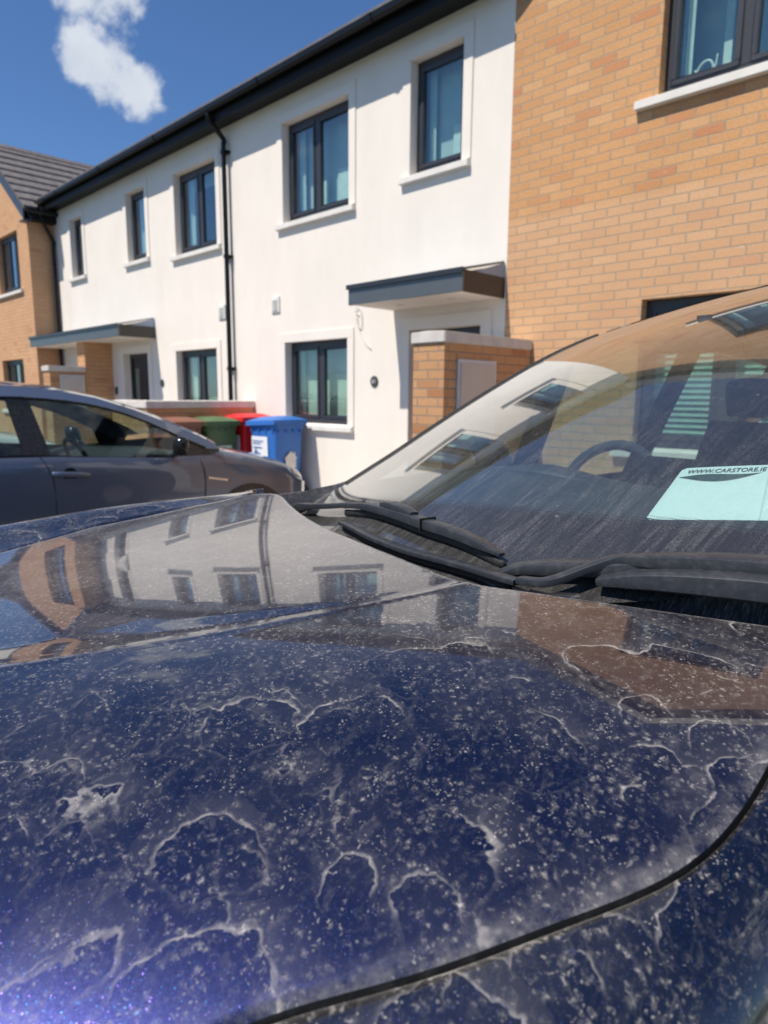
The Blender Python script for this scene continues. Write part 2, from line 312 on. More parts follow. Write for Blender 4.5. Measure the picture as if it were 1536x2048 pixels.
GREEN_INK = plain('dark_green_ink', (.02, .055, .05), .6); CREASE = plain('card_crease', (.55, .60, .58), .7)
CHROME = plain('chrome', (.75, .75, .76), .12, metal=1, var=.02); TYRE = plain('tyre', (.02, .02, .02), .85); RIM = plain('alloy', (.5, .5, .52), .3, metal=.9)
LAMP = plain('lamp_lens', (.30, .26, .22), .12, var=.1, coat=1); LAMPR = plain('red_lens', (.35, .01, .01), .2)

# ------------------------------------------------------------------ mesh helpers
class MB:
    def __init__(s): s.v = []; s.f = []; s.attrs = {}
    def quad(s, a, b, c, d): i = len(s.v); s.v += [tuple(a), tuple(b), tuple(c), tuple(d)]; s.f.append((i, i+1, i+2, i+3)); return s
    def poly(s, pts): i = len(s.v); s.v += [tuple(p) for p in pts]; s.f.append(tuple(range(i, i+len(pts)))); return s
    def box(s, x0, x1, y0, y1, z0, z1):
        i = len(s.v); s.v += [(x0, y0, z0), (x1, y0, z0), (x1, y1, z0), (x0, y1, z0), (x0, y0, z1), (x1, y0, z1), (x1, y1, z1), (x0, y1, z1)]
        s.f += [tuple(i+k for k in q) for q in ((0, 3, 2, 1), (4, 5, 6, 7), (0, 1, 5, 4), (1, 2, 6, 5), (2, 3, 7, 6), (3, 0, 4, 7))]; return s
    def prism(s, prof, p0, ax, ay, ext):           # closed profile (a,b) in plane ax,ay swept along ext
        p0 = Vector(p0); ax = Vector(ax); ay = Vector(ay); ext = Vector(ext); n = len(prof); i = len(s.v)
        for k in (0, 1): s.v += [tuple(p0+ax*a+ay*b+ext*k) for a, b in prof]
        s.f += [tuple(i+k for k in range(n))[::-1], tuple(i+n+k for k in range(n))]
        s.f += [(i+k, i+(k+1) % n, i+n+(k+1) % n, i+n+k) for k in range(n)]; return s
    def grid(s, rows, closed=False):
        i = len(s.v); n = len(rows[0])
        for r in rows: s.v += [tuple(p) for p in r]
        for a in range(len(rows)-1):
            for b in range(n if closed else n-1):
                c = (b+1) % n; s.f.append((i+a*n+b, i+a*n+c, i+(a+1)*n+c, i+(a+1)*n+b))
        return s
    def cyl(s, p0, p1, r, seg=16, r1=None, caps=True):
        p0 = Vector(p0); p1 = Vector(p1); d = (p1-p0).normalized(); a = d.orthogonal().normalized(); b = d.cross(a); r1 = r if r1 is None else r1
        i = len(s.v)
        for p, q in ((p0, r), (p1, r1)): s.v += [tuple(p+a*math.cos(2*math.pi*k/seg)*q+b*math.sin(2*math.pi*k/seg)*q) for k in range(seg)]
        s.f += [(i+k, i+(k+1) % seg, i+seg+(k+1) % seg, i+seg+k) for k in range(seg)]
        if caps: s.f += [tuple(i+k for k in range(seg))[::-1], tuple(i+seg+k for k in range(seg))]
        return s
    def sweep(s, pts, ws, hs, n=10, up=(0, 0, 1), power=.6, catm=4):
        P = [Vector(p) for p in pts]; m = len(P); out = []
        for k in range(m-1):
            a, b, c, d = P[max(k-1, 0)], P[k], P[k+1], P[min(k+2, m-1)]
            for j in range(catm):
                t = j/catm; out.append((.5*((2*b)+(c-a)*t+(2*a-5*b+4*c-d)*t*t+(3*b-a-3*c+d)*t**3), ws[k]+(ws[k+1]-ws[k])*t, hs[k]+(hs[k+1]-hs[k])*t))
        out.append((P[-1], ws[-1], hs[-1])); rows = []
        for k, (p, w, h) in enumerate(out):
            q0 = out[max(k-1, 0)][0]; q1 = out[min(k+1, len(out)-1)][0]; d = (q1-q0).normalized(); sd_ = d.cross(Vector(up)).normalized(); u = sd_.cross(d)
            row = []
            for a in range(n):
                t = 2*math.pi*a/n; c, si = math.cos(t), math.sin(t)
                row.append(p+sd_*(abs(c)**power*math.copysign(1, c)*w/2)+u*(abs(si)**power*math.copysign(1, si)*h/2))
            rows.append(row)
        i = len(s.v); s.grid(rows, True); L = len(rows)
        s.f += [tuple(i+k for k in range(n)), tuple(i+(L-1)*n+k for k in range(n))[::-1]]; return s
    def mesh(s, name, mat, smooth=False, bevel=0, org=(0, 0, 0), mats=None, fix=True, angle=None):
        me = bpy.data.meshes.new(name); o = Vector(org)
        me.from_pydata([tuple(Vector(v)-o) for v in s.v], [], s.f); me.update()
        for k, vals in s.attrs.items():
            at = me.attributes.new(k, 'FLOAT', 'POINT'); at.data.foreach_set('value', vals)
        bm = bmesh.new(); bm.from_mesh(me)
        if fix: bmesh.ops.remove_doubles(bm, verts=bm.verts, dist=.00005); bmesh.ops.recalc_face_normals(bm, faces=bm.faces)
        if bevel: bmesh.ops.bevel(bm, geom=[e for e in bm.edges if len(e.link_faces) == 2 and e.calc_face_angle(0) > .5], offset=bevel, segments=2, affect='EDGES', clamp_overlap=True)
        if angle:
            for e in bm.edges:
                if len(e.link_faces) == 2 and e.calc_face_angle(0) > angle: e.smooth = False
        bm.to_mesh(me); bm.free()
        if smooth or bevel:
            me.polygons.foreach_set('use_smooth', [bool(smooth)]*len(me.polygons))
        me.materials.append(mat); return me
def link(name, me, parent=None, **props):
    o = bpy.data.objects.new(name, me); COL.objects.link(o)
    if parent is not None: o.parent = parent
    for k, v in props.items(): o[k] = v
    return o
class Thing:
    def __init__(s, name, label, cat, org=(0, 0, 0), rz=0, group=None):
        s.e = bpy.data.objects.new(name, None); COL.objects.link(s.e); s.org = Vector(org); s.e.location = org; s.e.rotation_euler = (0, 0, rz); s.e.empty_display_size = .2
        s.e['label'] = label; s.e['category'] = cat; s.local = bool(rz)
        if group: s.e['group'] = group
    def part(s, name, mb, mat, parent=None, smooth=False, bevel=0, label=None, **k):
        o = link(name, mb.mesh(name, mat, smooth, bevel, (0, 0, 0) if s.local else s.org, **k), s.e if parent is None else parent)
        if label: o['label'] = label
        return o
def struct(name, mb, mat, kind='structure', **k):
    return link(name, mb.mesh(name, mat, **k), None, kind=kind)
def lerp(a, b, t): return a+(b-a)*t
def interp(x, T):
    if x <= T[0][0]: return T[0][1]
    for (a, b), (c, d) in zip(T, T[1:]):
        if x <= c: return b+(d-b)*(x-a)/(c-a)
    return T[-1][1]
def smooth(x, a, b):
    t = min(1, max(0, (x-a)/(b-a))); return t*t*(3-2*t)

# ------------------------------------------------------------------ ground
struct('ground', MB().quad((-400, -400, -.02), (400, -400, -.02), (400, 400, -.02), (-400, 400, -.02)), GRASS)
struct('road', MB().quad((-60, -14, 0), (40, -14, 0), (40, 3.86, 0), (-60, 3.86, 0)), ASPH)
FP = MB(); FP.box(-60, 40, 3.98, 5.60, -.01, .10); struct('footpath', FP, PAVE)
KB = MB(); KB.box(-60, 40, 3.86, 3.975, -.01, .115); struct('kerb', KB, CONC, bevel=.012)
mk = MB()
for x in (-9.6, -7.0, -3.25, -.0+1.1, 3.6): mk.quad((x-.05, -1.2, .004), (x+.05, -1.2, .004), (x+.05, 3.8, .004), (x-.05, 3.8, .004))
struct('bay_markings', mk, plain('road_paint', (.75, .74, .7), .7, var=.1))

# ------------------------------------------------------------------ houses
YF = 5.578
class House(Thing):
    def __init__(s, name, label, yf, x0, x1, group=None):
        super().__init__(name, label, 'house', ((x0+x1)/2, yf, 0), 0, group); s.yf = yf
    def wall(s, x0, x1, z0, z1, holes, mat, gable=None, rev=.11, name='wall'):
        mb = MB(); y = s.yf
        xs = sorted({x0, x1, *[h[0] for h in holes], *[h[1] for h in holes]}); zs = sorted({z0, z1, *[h[2] for h in holes], *[h[3] for h in holes]})
        for a, b in zip(xs, xs[1:]):
            for c, d in zip(zs, zs[1:]):
                mx_, mz = (a+b)/2, (c+d)/2
                if any(h[0] < mx_ < h[1] and h[2] < mz < h[3] for h in holes): continue
                mb.quad((a, y, c), (b, y, c), (b, y, d), (a, y, d))
        for a, b, c, d in holes:
            r = y+rev
            mb.quad((a, y, c), (a, r, c), (a, r, d), (a, y, d)); mb.quad((b, r, c), (b, y, c), (b, y, d), (b, r, d))
            mb.quad((a, r, d), (b, r, d), (b, y, d), (a, y, d)); mb.quad((a, y, c), (b, y, c), (b, r, c), (a, r, c))
        if gable: mb.poly([(x0, y, z1), (x1, y, z1), (gable[0], y, gable[1])])
        return s.part(name, mb, mat)
    def window(s, x0, x1, z0, z1, mull=(.5,), sill=True, surround=True, curtain=None, rev=.11, sillmat=None, lintel=False, topvent=False, sillover=.13):
        y = s.yf+rev; fw = .055; mb = MB()
        mb.box(x0, x1, y-.01, y+.06, z0, z0+fw+.02).box(x0, x1, y-.01, y+.06, z1-fw-.01, z1).box(x0, x0+fw, y-.01, y+.06, z0+fw+.02, z1-fw-.01).box(x1-fw, x1, y-.01, y+.06, z0+fw+.02, z1-fw-.01)
        xs = [x0+fw]+[lerp(x0, x1, t) for t in mull]+[x1-fw]
        for t in mull:
            xm = lerp(x0, x1, t); mb.box(xm-.038, xm+.038, y-.012, y+.058, z0+fw+.02, z1-fw-.01)
        w = s.part('window', mb, ANTH, bevel=.006)
        # opening sash on the first light, glazing beads
        sb = MB(); bead = MB()
        for i in range(len(xs)-1):
            a = xs[i]+(.038 if i else 0); b = xs[i+1]-(.038 if i < len(xs)-2 else 0); c = z0+fw+.02; d = z1-fw-.01; k = .042
            sb.box(a, b, y-.022, y+.03, c, c+k).box(a, b, y-.022, y+.03, d-k, d).box(a, a+k, y-.022, y+.03, c+k, d-k).box(b-k, b, y-.022, y+.03, c+k, d-k)
            g = MB().box(a+k-.005, b-k+.005, y+.002, y+.008, c+k-.005, d-k+.005); s.part('pane', g, GLASSW, w)
        s.part('sash', sb, ANTH, w, bevel=.007)
        if curtain: curtain(s, w, x0+fw, x1-fw, z0+fw, z1-fw, y+.10)
        rb = MB(); X0, X1, Y0, Y1, Z0, Z1 = x0-.5, x1+.5, y+.062, y+2.6, z0-.9, z1+.25
        rb.quad((X0, Y1, Z0), (X1, Y1, Z0), (X1, Y1, Z1), (X0, Y1, Z1)).quad((X0, Y0, Z0), (X0, Y1, Z0), (X0, Y1, Z1), (X0, Y0, Z1)).quad((X1, Y0, Z0), (X1, Y1, Z0), (X1, Y1, Z1), (X1, Y0, Z1))
        rb.quad((X0, Y0, Z0), (X1, Y0, Z0), (X1, Y1, Z0), (X0, Y1, Z0)).quad((X0, Y0, Z1), (X1, Y0, Z1), (X1, Y1, Z1), (X0, Y1, Z1))
        for a, b, c, d in ((X0, x0, Z0, Z1), (x1, X1, Z0, Z1), (x0, x1, Z0, z0), (x0, x1, z1, Z1)): rb.quad((a, Y0, c), (b, Y0, c), (b, Y0, d), (a, Y0, d))
        s.part('room', rb, ROOM, w)
        if sill:
            so_ = .055; sm = sillmat or STONE; sb = MB()
            sb.prism([(0, 0), (-so_-.0, 0), (-so_, .062), (0, .078), (.10, .085), (.10, 0)], (x0-sillover, s.yf, z0-.075), (0, 1, 0), (0, 0, 1), (x1-x0+2*sillover-.02, 0, 0))
            s.part('sill', sb, sm, w, bevel=.004)
        if surround:
            t = .115; p = s.yf-.013; sb = MB()
            sb.box(x0-t, x0, p, s.yf+.003, z0-.0, z1).box(x1, x1+t, p, s.yf+.003, z0, z1).box(x0-t, x1+t, p, s.yf+.003, z1, z1+t)
            s.part('surround', sb, TRIM, w, bevel=.004)
        return w
    def gutter(s, x0, x1, y, z, along='x', joints=()):
        # ogee-like trough with brackets; y is the fascia face
        prof = [(0, 0), (-.035, -.075), (-.075, -.085), (-.105, -.06), (-.112, -.01), (-.104, 0), (-.10, -.01), (-.094, -.055), (-.07, -.076), (-.038, -.066), (-.008, 0)]
        mb = MB()
        if along == 'x': mb.prism(prof, (x0, y, z), (0, 1, 0), (0, 0, 1), (x1-x0, 0, 0))
        g = s.part('gutter', mb, BLACKP)
        for xj in joints:
            s.part('gutter_joint', MB().prism([(a*1.06-.002, b*1.06-.003) for a, b in prof[:6]], (xj-.03, y, z), (0, 1, 0), (0, 0, 1), (.06, 0, 0)), BLACKP, g)
        return g
    def eaves(s, x0, x1, zs=E+3.65):
        s.part('soffit', MB().box(x0, x1, s.yf-.22, s.yf+.02, zs, zs+.02), FASC)
        s.part('fascia', MB().box(x0, x1, s.yf-.24, s.yf-.22, zs-.03, zs+.19), FASC)
        s.gutter(x0, x1, s.yf-.24, zs+.165, joints=[x0+1.1+2.0*i for i in range(int((x1-x0)/2.0)+1) if x0+1.1+2.0*i < x1-.1])
        roof = MB(); yb = s.yf-.30; zb = zs+.19; k = math.tan(R(35)); n = 12; run = 3.9/n
        for i in range(n):
            ya = yb+run*i; za = zb+run*i*k
            roof.prism([(0, 0), (0, .03), (run+.05, .03+(run+.05)*k*.93), (run+.05, (run+.05)*k*.93)], (x0, ya, za), (0, 1, 0), (0, 0, 1), (x1-x0, 0, 0))
        r = s.part('roof', roof, TILE)
        return r
    def pipe(s, x, z0, z1, y=None, brackets=(), offset=None):
        y = s.yf-.075 if y is None else y; mb = MB().cyl((x, y, z0), (x, y, z1), .034, 14)
        if offset: mb.sweep([(x, y, z1-.02), (x, y, z1+.05), offset, (offset[0], offset[1], offset[2]+.12)], [.07]*4, [.07]*4, 12, up=(1, 0, 0), power=1)
        p = s.part('downpipe', mb, BLACKP, smooth=True, angle=.8)
        for z in brackets:
            s.part('pipe_bracket', MB().cyl((x, y, z-.025), (x, y, z+.025), .045, 14).box(x-.06, x+.06, y+.03, s.yf, z-.018, z+.018), BLACKP, p)
        return p
    def door(s, x0, x1, z1, rev=.13):
        y = s.yf+rev; mb = MB(); mb.box(x0, x0+.06, y-.02, y+.06, .12, z1).box(x1-.06, x1, y-.02, y+.06, .12, z1).box(x0+.06, x1-.06, y-.02, y+.06, z1-.07, z1)
        f = s.part('door_frame', mb, ANTH, bevel=.005)
        dl = MB().box(x0+.06, x1-.06, y+.005, y+.05, .12, z1-.07)
        d = s.part('door', dl, DOORM)
        s.part('door_glass', MB().box(x0+.16, x0+.30, y-.002, y+.004, .75, z1-.25), GLASSW, d)
        s.part('handle', MB().box(x1-.16, x1-.13, y-.06, y-.045, 1.0, 1.25).box(x1-.155, x1-.135, y-.045, y+.005, 1.02, 1.04).box(x1-.155, x1-.135, y-.045, y+.005, 1.21, 1.23), CHROME, d)
        t = .13; p = s.yf-.022
        s.part('door_surround', MB().box(x0-t, x0, p, s.yf+.003, .10, z1).box(x1, x1+t, p, s.yf+.003, .10, z1).box(x0-t, x1+t, p, s.yf+.003, z1, z1+t), TRIM, bevel=.004)
    def canopy(s, x0, x1, lights=2, yd=.645):
        y0 = s.yf-yd; z0, z1 = E+.935, E+1.11
        c = s.part('canopy', MB().box(x0, x1, y0, y0+.03, z0, z1), CANG)
        s.part('canopy_end', MB().box(x1-.03, x1+.002, y0+.03, s.yf, z0+.0, z1+.012), plain('canopy_end_metal', (.050, .043, .040), .35, metal=.2), c)  # browner and darker than the front: reflected brick put into the colour
        s.part('canopy_soffit', MB().box(x0+.03, x1-.03, y0+.03, s.yf, z0+.004, z0+.02), TRIM, c)
        s.part('canopy_roof', MB().prism([(0, z1+.004), (0, z1+.022), (yd-.001, E+1.275), (yd-.001, E+1.255)], (x0, y0-.02, 0), (0, 1, 0), (0, 0, 1), (x1-x0, 0, 0)), LEAD, c)
        s.part('canopy_drip_edge', MB().box(x0-.015, x1+.015, y0-.022, y0-.002, z1-.018, z1+.028), CAND, c)
        s.part('canopy_flashing', MB().prism([(yd*.28, z1+.012), (yd-.002, z1+.012), (yd-.002, E+1.262)], (x1-.012, y0, 0), (0, 1, 0), (0, 0, 1), (.008, 0, 0)), plain('flashing_sky_tint', (.30, .36, .45), .5), c)  # end plate's pale blue stands in for sky mirrored in the lead
        for i in range(lights):
            xx = lerp(x0, x1, (i+.6)/(lights+.2)); s.part('downlight', MB().cyl((xx, y0+.36, z0-.004), (xx, y0+.36, z0+.01), .045, 20), STONE, c)
    def vent(s, x, z, w=.18, h=.205):
        v = s.part('wall_vent', MB().box(x-w/2, x+w/2, s.yf-.022, s.yf, z-h/2, z+h/2), WHITEP, bevel=.006)
        g = MB()
        for i in range(5): zz = z-h/2+.04+i*.029; g.prism([(0, 0), (-.012, -.008), (-.012, -.002), (0, .012)], (x-w/2+.035, s.yf-.022, zz), (0, 1, 0), (0, 0, 1), (w-.07, 0, 0))
        s.part('louvre', g, plain('vent_louvre', (.55, .53, .47), .6), v)
    def plaque(s, x, z, txt, r=.062):
        p = s.part('number_plaque', MB().cyl((x, s.yf-.014, z), (x, s.yf, z), r, 32), plain('plaque_slate', (.05, .055, .045), .4), bevel=.002)
        if txt: text_on(s, txt, p, (x, s.yf-.0165, z), r*1.15, plain('plaque_number', (.75, .73, .75), .5))
def text_mesh(txt, size, extrude=.0006, shear=0.0, bold=0.0, align='CENTER'):
    cu = bpy.data.curves.new('t', 'FONT'); cu.body = txt; cu.size = size; cu.extrude = extrude; cu.align_x = align; cu.align_y = 'CENTER'; cu.shear = shear; cu.offset = bold
    o = bpy.data.objects.new('t', cu); COL.objects.link(o); bpy.context.view_layer.update()
    me = bpy.data.meshes.new_from_object(o.evaluated_get(bpy.context.evaluated_depsgraph_get())); COL.objects.unlink(o); bpy.data.objects.remove(o)
    return me
def text_on(th, txt, parent, pos, size, mat, axes=((1, 0, 0), (0, 0, 1), (0, -1, 0)), name='number', **k):
    me = text_mesh(txt, size, **k); ax, ay, az_ = [Vector(a) for a in axes]; P = Vector(pos)-(Vector((0, 0, 0)) if th.local else th.org)
    for v in me.vertices: v.co = P+ax*v.co.x+ay*v.co.y+az_*v.co.z
    me.materials.clear(); me.materials.append(mat); return link(name, me, parent)

# curtains / blinds
def cur_side(frac_l, frac_r, mat=None, y2=0.0):
    def f(s, w, x0, x1, z0, z1, y):
        for a, b in ((x0, lerp(x0, x1, frac_l)), (lerp(x1, x0, frac_r), x1)):
            if b-a < .03: continue
            n = 28; rows = [[], []]
            for i in range(n+1):
                x = lerp(a, b, i/n); yy = y+.03+.022*math.sin(i*1.55)+.01*math.sin(i*.7)
                rows[0].append((x, yy, z0-.2)); rows[1].append((x, yy, z1+.1))
            s.part('curtain', MB().grid(rows), mat or CURT, w, smooth=True)
    return f
def cur_blind(frac, mat, inset=0.0, top=True):
    def f(s, w, x0, x1, z0, z1, y):
        h = (z1-z0)*frac
        a, b = (z1-h, z1+.05) if top else (z0-.05, z0+h)
        s.part('blind', MB().box(x0+inset*(x1-x0), x1, y+.06, y+.066, a, b), mat, w)
    return f
def cur_slats(s, w, x0, x1, z0, z1, y):
    mb = MB(); z = z0-.02
    while z < z1:
        mb.quad((x0, y+.02, z), (x1, y+.02, z), (x1, y+.045, z+.042), (x0, y+.045, z+.042)); z += .048
    s.part('blind', mb, SLATW, w)
def cur_both(*fs):
    def f(*a):
        for g in fs: g(*a)
    return f

# --- rendered terrace: nearer house (between downpipe and brick gable)
hA = House('terrace_house', 'white rendered house touching the near brick gable, with a cable loop under its door canopy', YF, -8.60, -3.95, 'terraced houses along the row')
wA1 = (-7.43, -6.18, E+2.175, E+3.36); wA2 = (-5.22, -4.53, E+2.29, E+3.40); wA3 = (-7.44, -6.21, E-.36, E+.69); dA = (-5.19, -4.23, .12, E+.71)
hA.wall(-8.60, -3.951, 0, E+3.66, [wA1, wA2, wA3, dA], RENDER)
def voile(c=(.62, .68, .66), d=.09):
    mt = plain('pale_net', c, .95, var=.06)
    def f(s, w, x0, x1, z0, z1, y): s.part('net', MB().quad((x0-.3, y+d, z0-.5), (x1+.3, y+d, z0-.5), (x1+.3, y+d, z1+.2), (x0-.3, y+d, z1+.2)), mt, w)
    return f
VO = voile()  # pale net added across the panes to brighten dark windows
def cA1(s, w, x0, x1, z0, z1, y):
    VO(s, w, x0, x1, z0, z1, y)
    cur_side(.10, .0)(s, w, x0, x1, z0, z1, y)
    s.part('blind', MB().box(lerp(x0, x1, .30), lerp(x0, x1, .45), y+.07, y+.075, z0-.1, z0+.42).box(lerp(x0, x1, .60), x1+.1, y+.07, y+.075, z0-.1, z0+.50), CURT, w)
hA.window(*wA1, mull=(.45,), curtain=cA1)
def cA2(s, w, x0, x1, z0, z1, y):
    VO(s, w, x0, x1, z0, z1, y)
    cur_side(.16, 0)(s, w, x0, x1, z0, z1, y); s.part('blind', MB().box(lerp(x0, x1, .5), x1+.2, y+.07, y+.075, z0+.10, z0+.42), CURT, w)
hA.window(*wA2, mull=(), curtain=cA2)
hA.window(*wA3, mull=(.5,), curtain=cur_both(VO, cur_side(.05, 0), cur_blind(.62, REFLG, .04, False)))  # pale green lower panel stands in for a reflection in the glass
hA.door(*dA[:2], dA[3]); hA.eaves(-8.60, -4.02)
hA.canopy(-5.48, -3.965); hA.vent(-7.63, E+1.19); hA.plaque(-5.745, E+.17, '61')
hA.part('cable', MB().sweep([(-6.0, YF-.012, E+.93), (-6.06, YF-.014, E+.97), (-6.0, YF-.02, E+1.03), (-5.95, YF-.016, E+.92), (-5.96, YF-.014, E+.79), (-6.03, YF-.02, E+.83), (-6.03, YF-.016, E+.92), (-5.99, YF-.014, E+.76), (-5.90, YF-.012, E+.62), (-5.80, YF-.012, E+.54)], [.009]*10, [.009]*10, 6), STONE, smooth=True)
# --- rendered terrace: farther house
hB = House('terrace_house', 'white rendered house farther left, between the black downpipe and the far brick gable', YF, -15.27, -8.601, 'terraced houses along the row')
wB1 = (-10.22, -9.02, E+2.15, E+3.34); wB2 = (-11.90, -11.21, E+2.26, E+3.38); wB3 = (-14.40, -13.82, E+2.28, E+3.37); wB4 = (-10.36, -9.13, E-.36, E+.70); dB = (-12.30, -11.34, .12, E+.72)
hB.wall(-15.27, -8.601, 0, E+3.66, [wB1, wB2, wB3, wB4, dB], RENDER)
hB.window(*wB1, mull=(.5,), curtain=cur_both(cur_side(.14, 0), cur_blind(.16, CURT)))
hB.window(*wB2, mull=(), curtain=cur_both(voile(d=.25), cur_side(.25, .15))); hB.window(*wB3, mull=(), curtain=cur_side(.2, .2))
hB.window(*wB4, mull=(.5,), curtain=cur_both(voile((.5, .55, .46), .2), cur_side(.16, .1))); hB.door(*dB[:2], dB[3]); hB.eaves(-15.27, -8.602)
hB.canopy(-15.20, -11.05, 3); hB.vent(-8.95, E+1.20); hB.plaque(-10.88, E+.195, '')
hB.part('doorbell', MB().box(-12.71, -12.63, YF-.03, YF, E+.0, E+.14), ANTH, bevel=.008)
hB.pipe(-8.675, .1, E+3.42, brackets=(E+3.30, E+1.93, E+.38), offset=(-8.675, YF-.285, E+3.66))
hB.part('porch_nib', MB().box(-13.14, -12.80, 5.07, YF-.002, .1, E+.935), BRICKW)

# --- brick gable houses
def brick_house(label, x0, x1, yf, mat, wins, low, flush, pitch=37, zs=E+3.66, door=None):
    h = House('brick_house', label, yf, x0, x1, 'terraced houses along the row'); k = math.tan(R(pitch)); xm = (x0+x1)/2; zr = zs+(xm-x0)*k
    holes = [w[:4] for w in wins]+[w[:4] for w in low]
    h.wall(x0, x1, 0, zs, holes, mat, gable=(xm, zr))
    sd_ = MB()
    for x in (x0, x1): sd_.quad((x, yf, 0), (x, yf+9, 0), (x, yf+9, zs), (x, yf, zs))
    h.part('side_wall', sd_, mat)
    for w in wins+low: h.window(*w[:4], mull=w[4], surround=False, curtain=w[5], sillover=.17)
    # two tiled slopes in real courses
    ov = .03 if flush else .22; yb = yf-.11; ye = yf+7
    for sgn in (-1, 1):
        xe = xm+sgn*((xm-x0)+ov); ze = zs-ov*k+.12; n = 9; run = ((xm-x0)+ov)/n; mb = MB()
        for i in range(n):
            a = run*i; b = run*(i+1)+.035
            mb.prism([(a, a*k+.058), (a, a*k), (b, b*k-.008), (b, b*k+.016)], (xe, yb, ze), (-sgn, 0, 0), (0, 0, 1), (0, ye-yb, 0))
        h.part('roof_slope', mb, TILE)
        L = (xm-x0)+ov; bd_ = .21
        bb = MB().prism([(0, -bd_), (0, .0), (L, L*k), (L, L*k-bd_)], (xe, yb-.028, ze-.005), (-sgn, 0, 0), (0, 0, 1), (0, .026, 0))
        if not flush: bb.box(min(xe, xe-sgn*.26), max(xe, xe-sgn*.26), yb-.026, yf-.002, ze-.235, ze-.206)
        h.part('bargeboard', bb, BARGE)
        vs_ = MB().prism([(0, -.20), (0, -.18), (L, L*k-.18), (L, L*k-.20)], (xe, yb, ze-.005), (-sgn, 0, 0), (0, 0, 1), (0, yf-yb-.001, 0))
        h.part('verge_soffit', vs_, FASC)
        if flush: continue
        eb = MB().box(min(xe, xe-sgn*(ov-.01)), max(xe, xe-sgn*(ov-.01)), yf+.02, yf+6, ze-.20, ze-.02); h.part('eaves_box', eb, FASC)
        g = MB().prism([(0, 0), (.035, -.075), (.075, -.085), (.105, -.06), (.112, -.01), (.09, -.01), (.06, -.06), (.01, 0)], (xe, yb+.02, ze-.0), (sgn, 0, 0), (0, 0, 1), (0, 6, 0))
        h.part('gutter', g, BLACKP)
    h.part('ridge', MB().prism([(-.10, -.05), (0, .045), (.10, -.05)], (xm, yb, ze+L*k+.03), (1, 0, 0), (0, 0, 1), (0, ye-yb, 0)), TILE)
    return h, ze
def teddy_window(s, w, x0, x1, z0, z1, y):
    VO(s, w, x0, x1, z0, z1, y+.2)
    cur_side(.07, .0)(s, w, x0, x1, z0, z1, y)
    s.part('blind', MB().box(lerp(x0, x1, .19), lerp(x0, x1, .235), y+.2, y+.21, z0-.1, z1).box(lerp(x0, x1, .36), lerp(x0, x1, .47), y+.35, y+.36, z0-.1, z0+.46).box(lerp(x0, x1, .5), lerp(x0, x1, .66), y+.35, y+.36, z0-.1, z0+.55), CURT, w)
    o = MB().sweep([(x0+.17, y-.03, z0+.02), (x0+.16, y-.03, z0+.10), (x0+.20, y-.03, z0+.155), (x0+.25, y-.03, z0+.16), (x0+.28, y-.03, z0+.11), (x0+.28, y-.03, z0+.03)], [.018]*6, [.018]*6, 8)
    o.sweep([(x0+.145, y-.03, z0+.12), (x0+.16, y-.03, z0+.06), (x0+.22, y-.03, z0+.04), (x0+.29, y-.03, z0+.09), (x0+.305, y-.03, z0+.19)], [.012, .02, .02, .02, .008], [.012, .02, .02, .02, .008], 8)
    s.part('window_ornament', o, WHITEP, w, smooth=True)
hC, _ = brick_house('orange brick gable house close on the right, its upper window with a white sill', -3.95, .30, YF, BRICK,
    [(-2.58, -1.10, E+2.33, E+3.45, (.40, .70), teddy_window)], [(-2.60, -1.30, E-.42, E+.80, (.5,), cur_slats)], True)
hD, _ = brick_house('brick gable house at the far left end, stepping forward of the white terrace', -19.45, -15.28, 5.08, BRICK2,
    [(-17.32, -15.93, E+2.17, E+3.36, (.36, .7), cur_side(.1, .1))], [(-17.60, -16.17, E-.36, E+.745, (.33, .66), cur_side(.2, .2))], False)
hD.pipe(-15.17, .1, E+3.05, y=YF-.06, offset=(-15.03, 5.22, E+3.56))
# neighbours the bonnet and the windscreen mirror
def plain_white(label, x0, x1):
    h = House('terrace_house', label, YF, x0, x1, 'terraced houses along the row'); n = max(1, int((x1-x0)/2.4)); holes = []
    for i in range(n):
        xc = x0+(i+.5)*(x1-x0)/n; holes.append((xc-.6, xc+.6, E+2.18, E+3.36))
        holes.append((xc-.6, xc+.6, E-.36, E+.70))
    h.wall(x0, x1, 0, E+3.66, holes, RENDER)
    for hh in holes: h.window(*hh, curtain=cur_side(.15, .1))
    h.eaves(x0, x1)
plain_white('white rendered house beyond the far brick gable', -26.0, -19.46)
plain_white('white rendered house beyond the right side of the near brick gable', .31, 7.2)

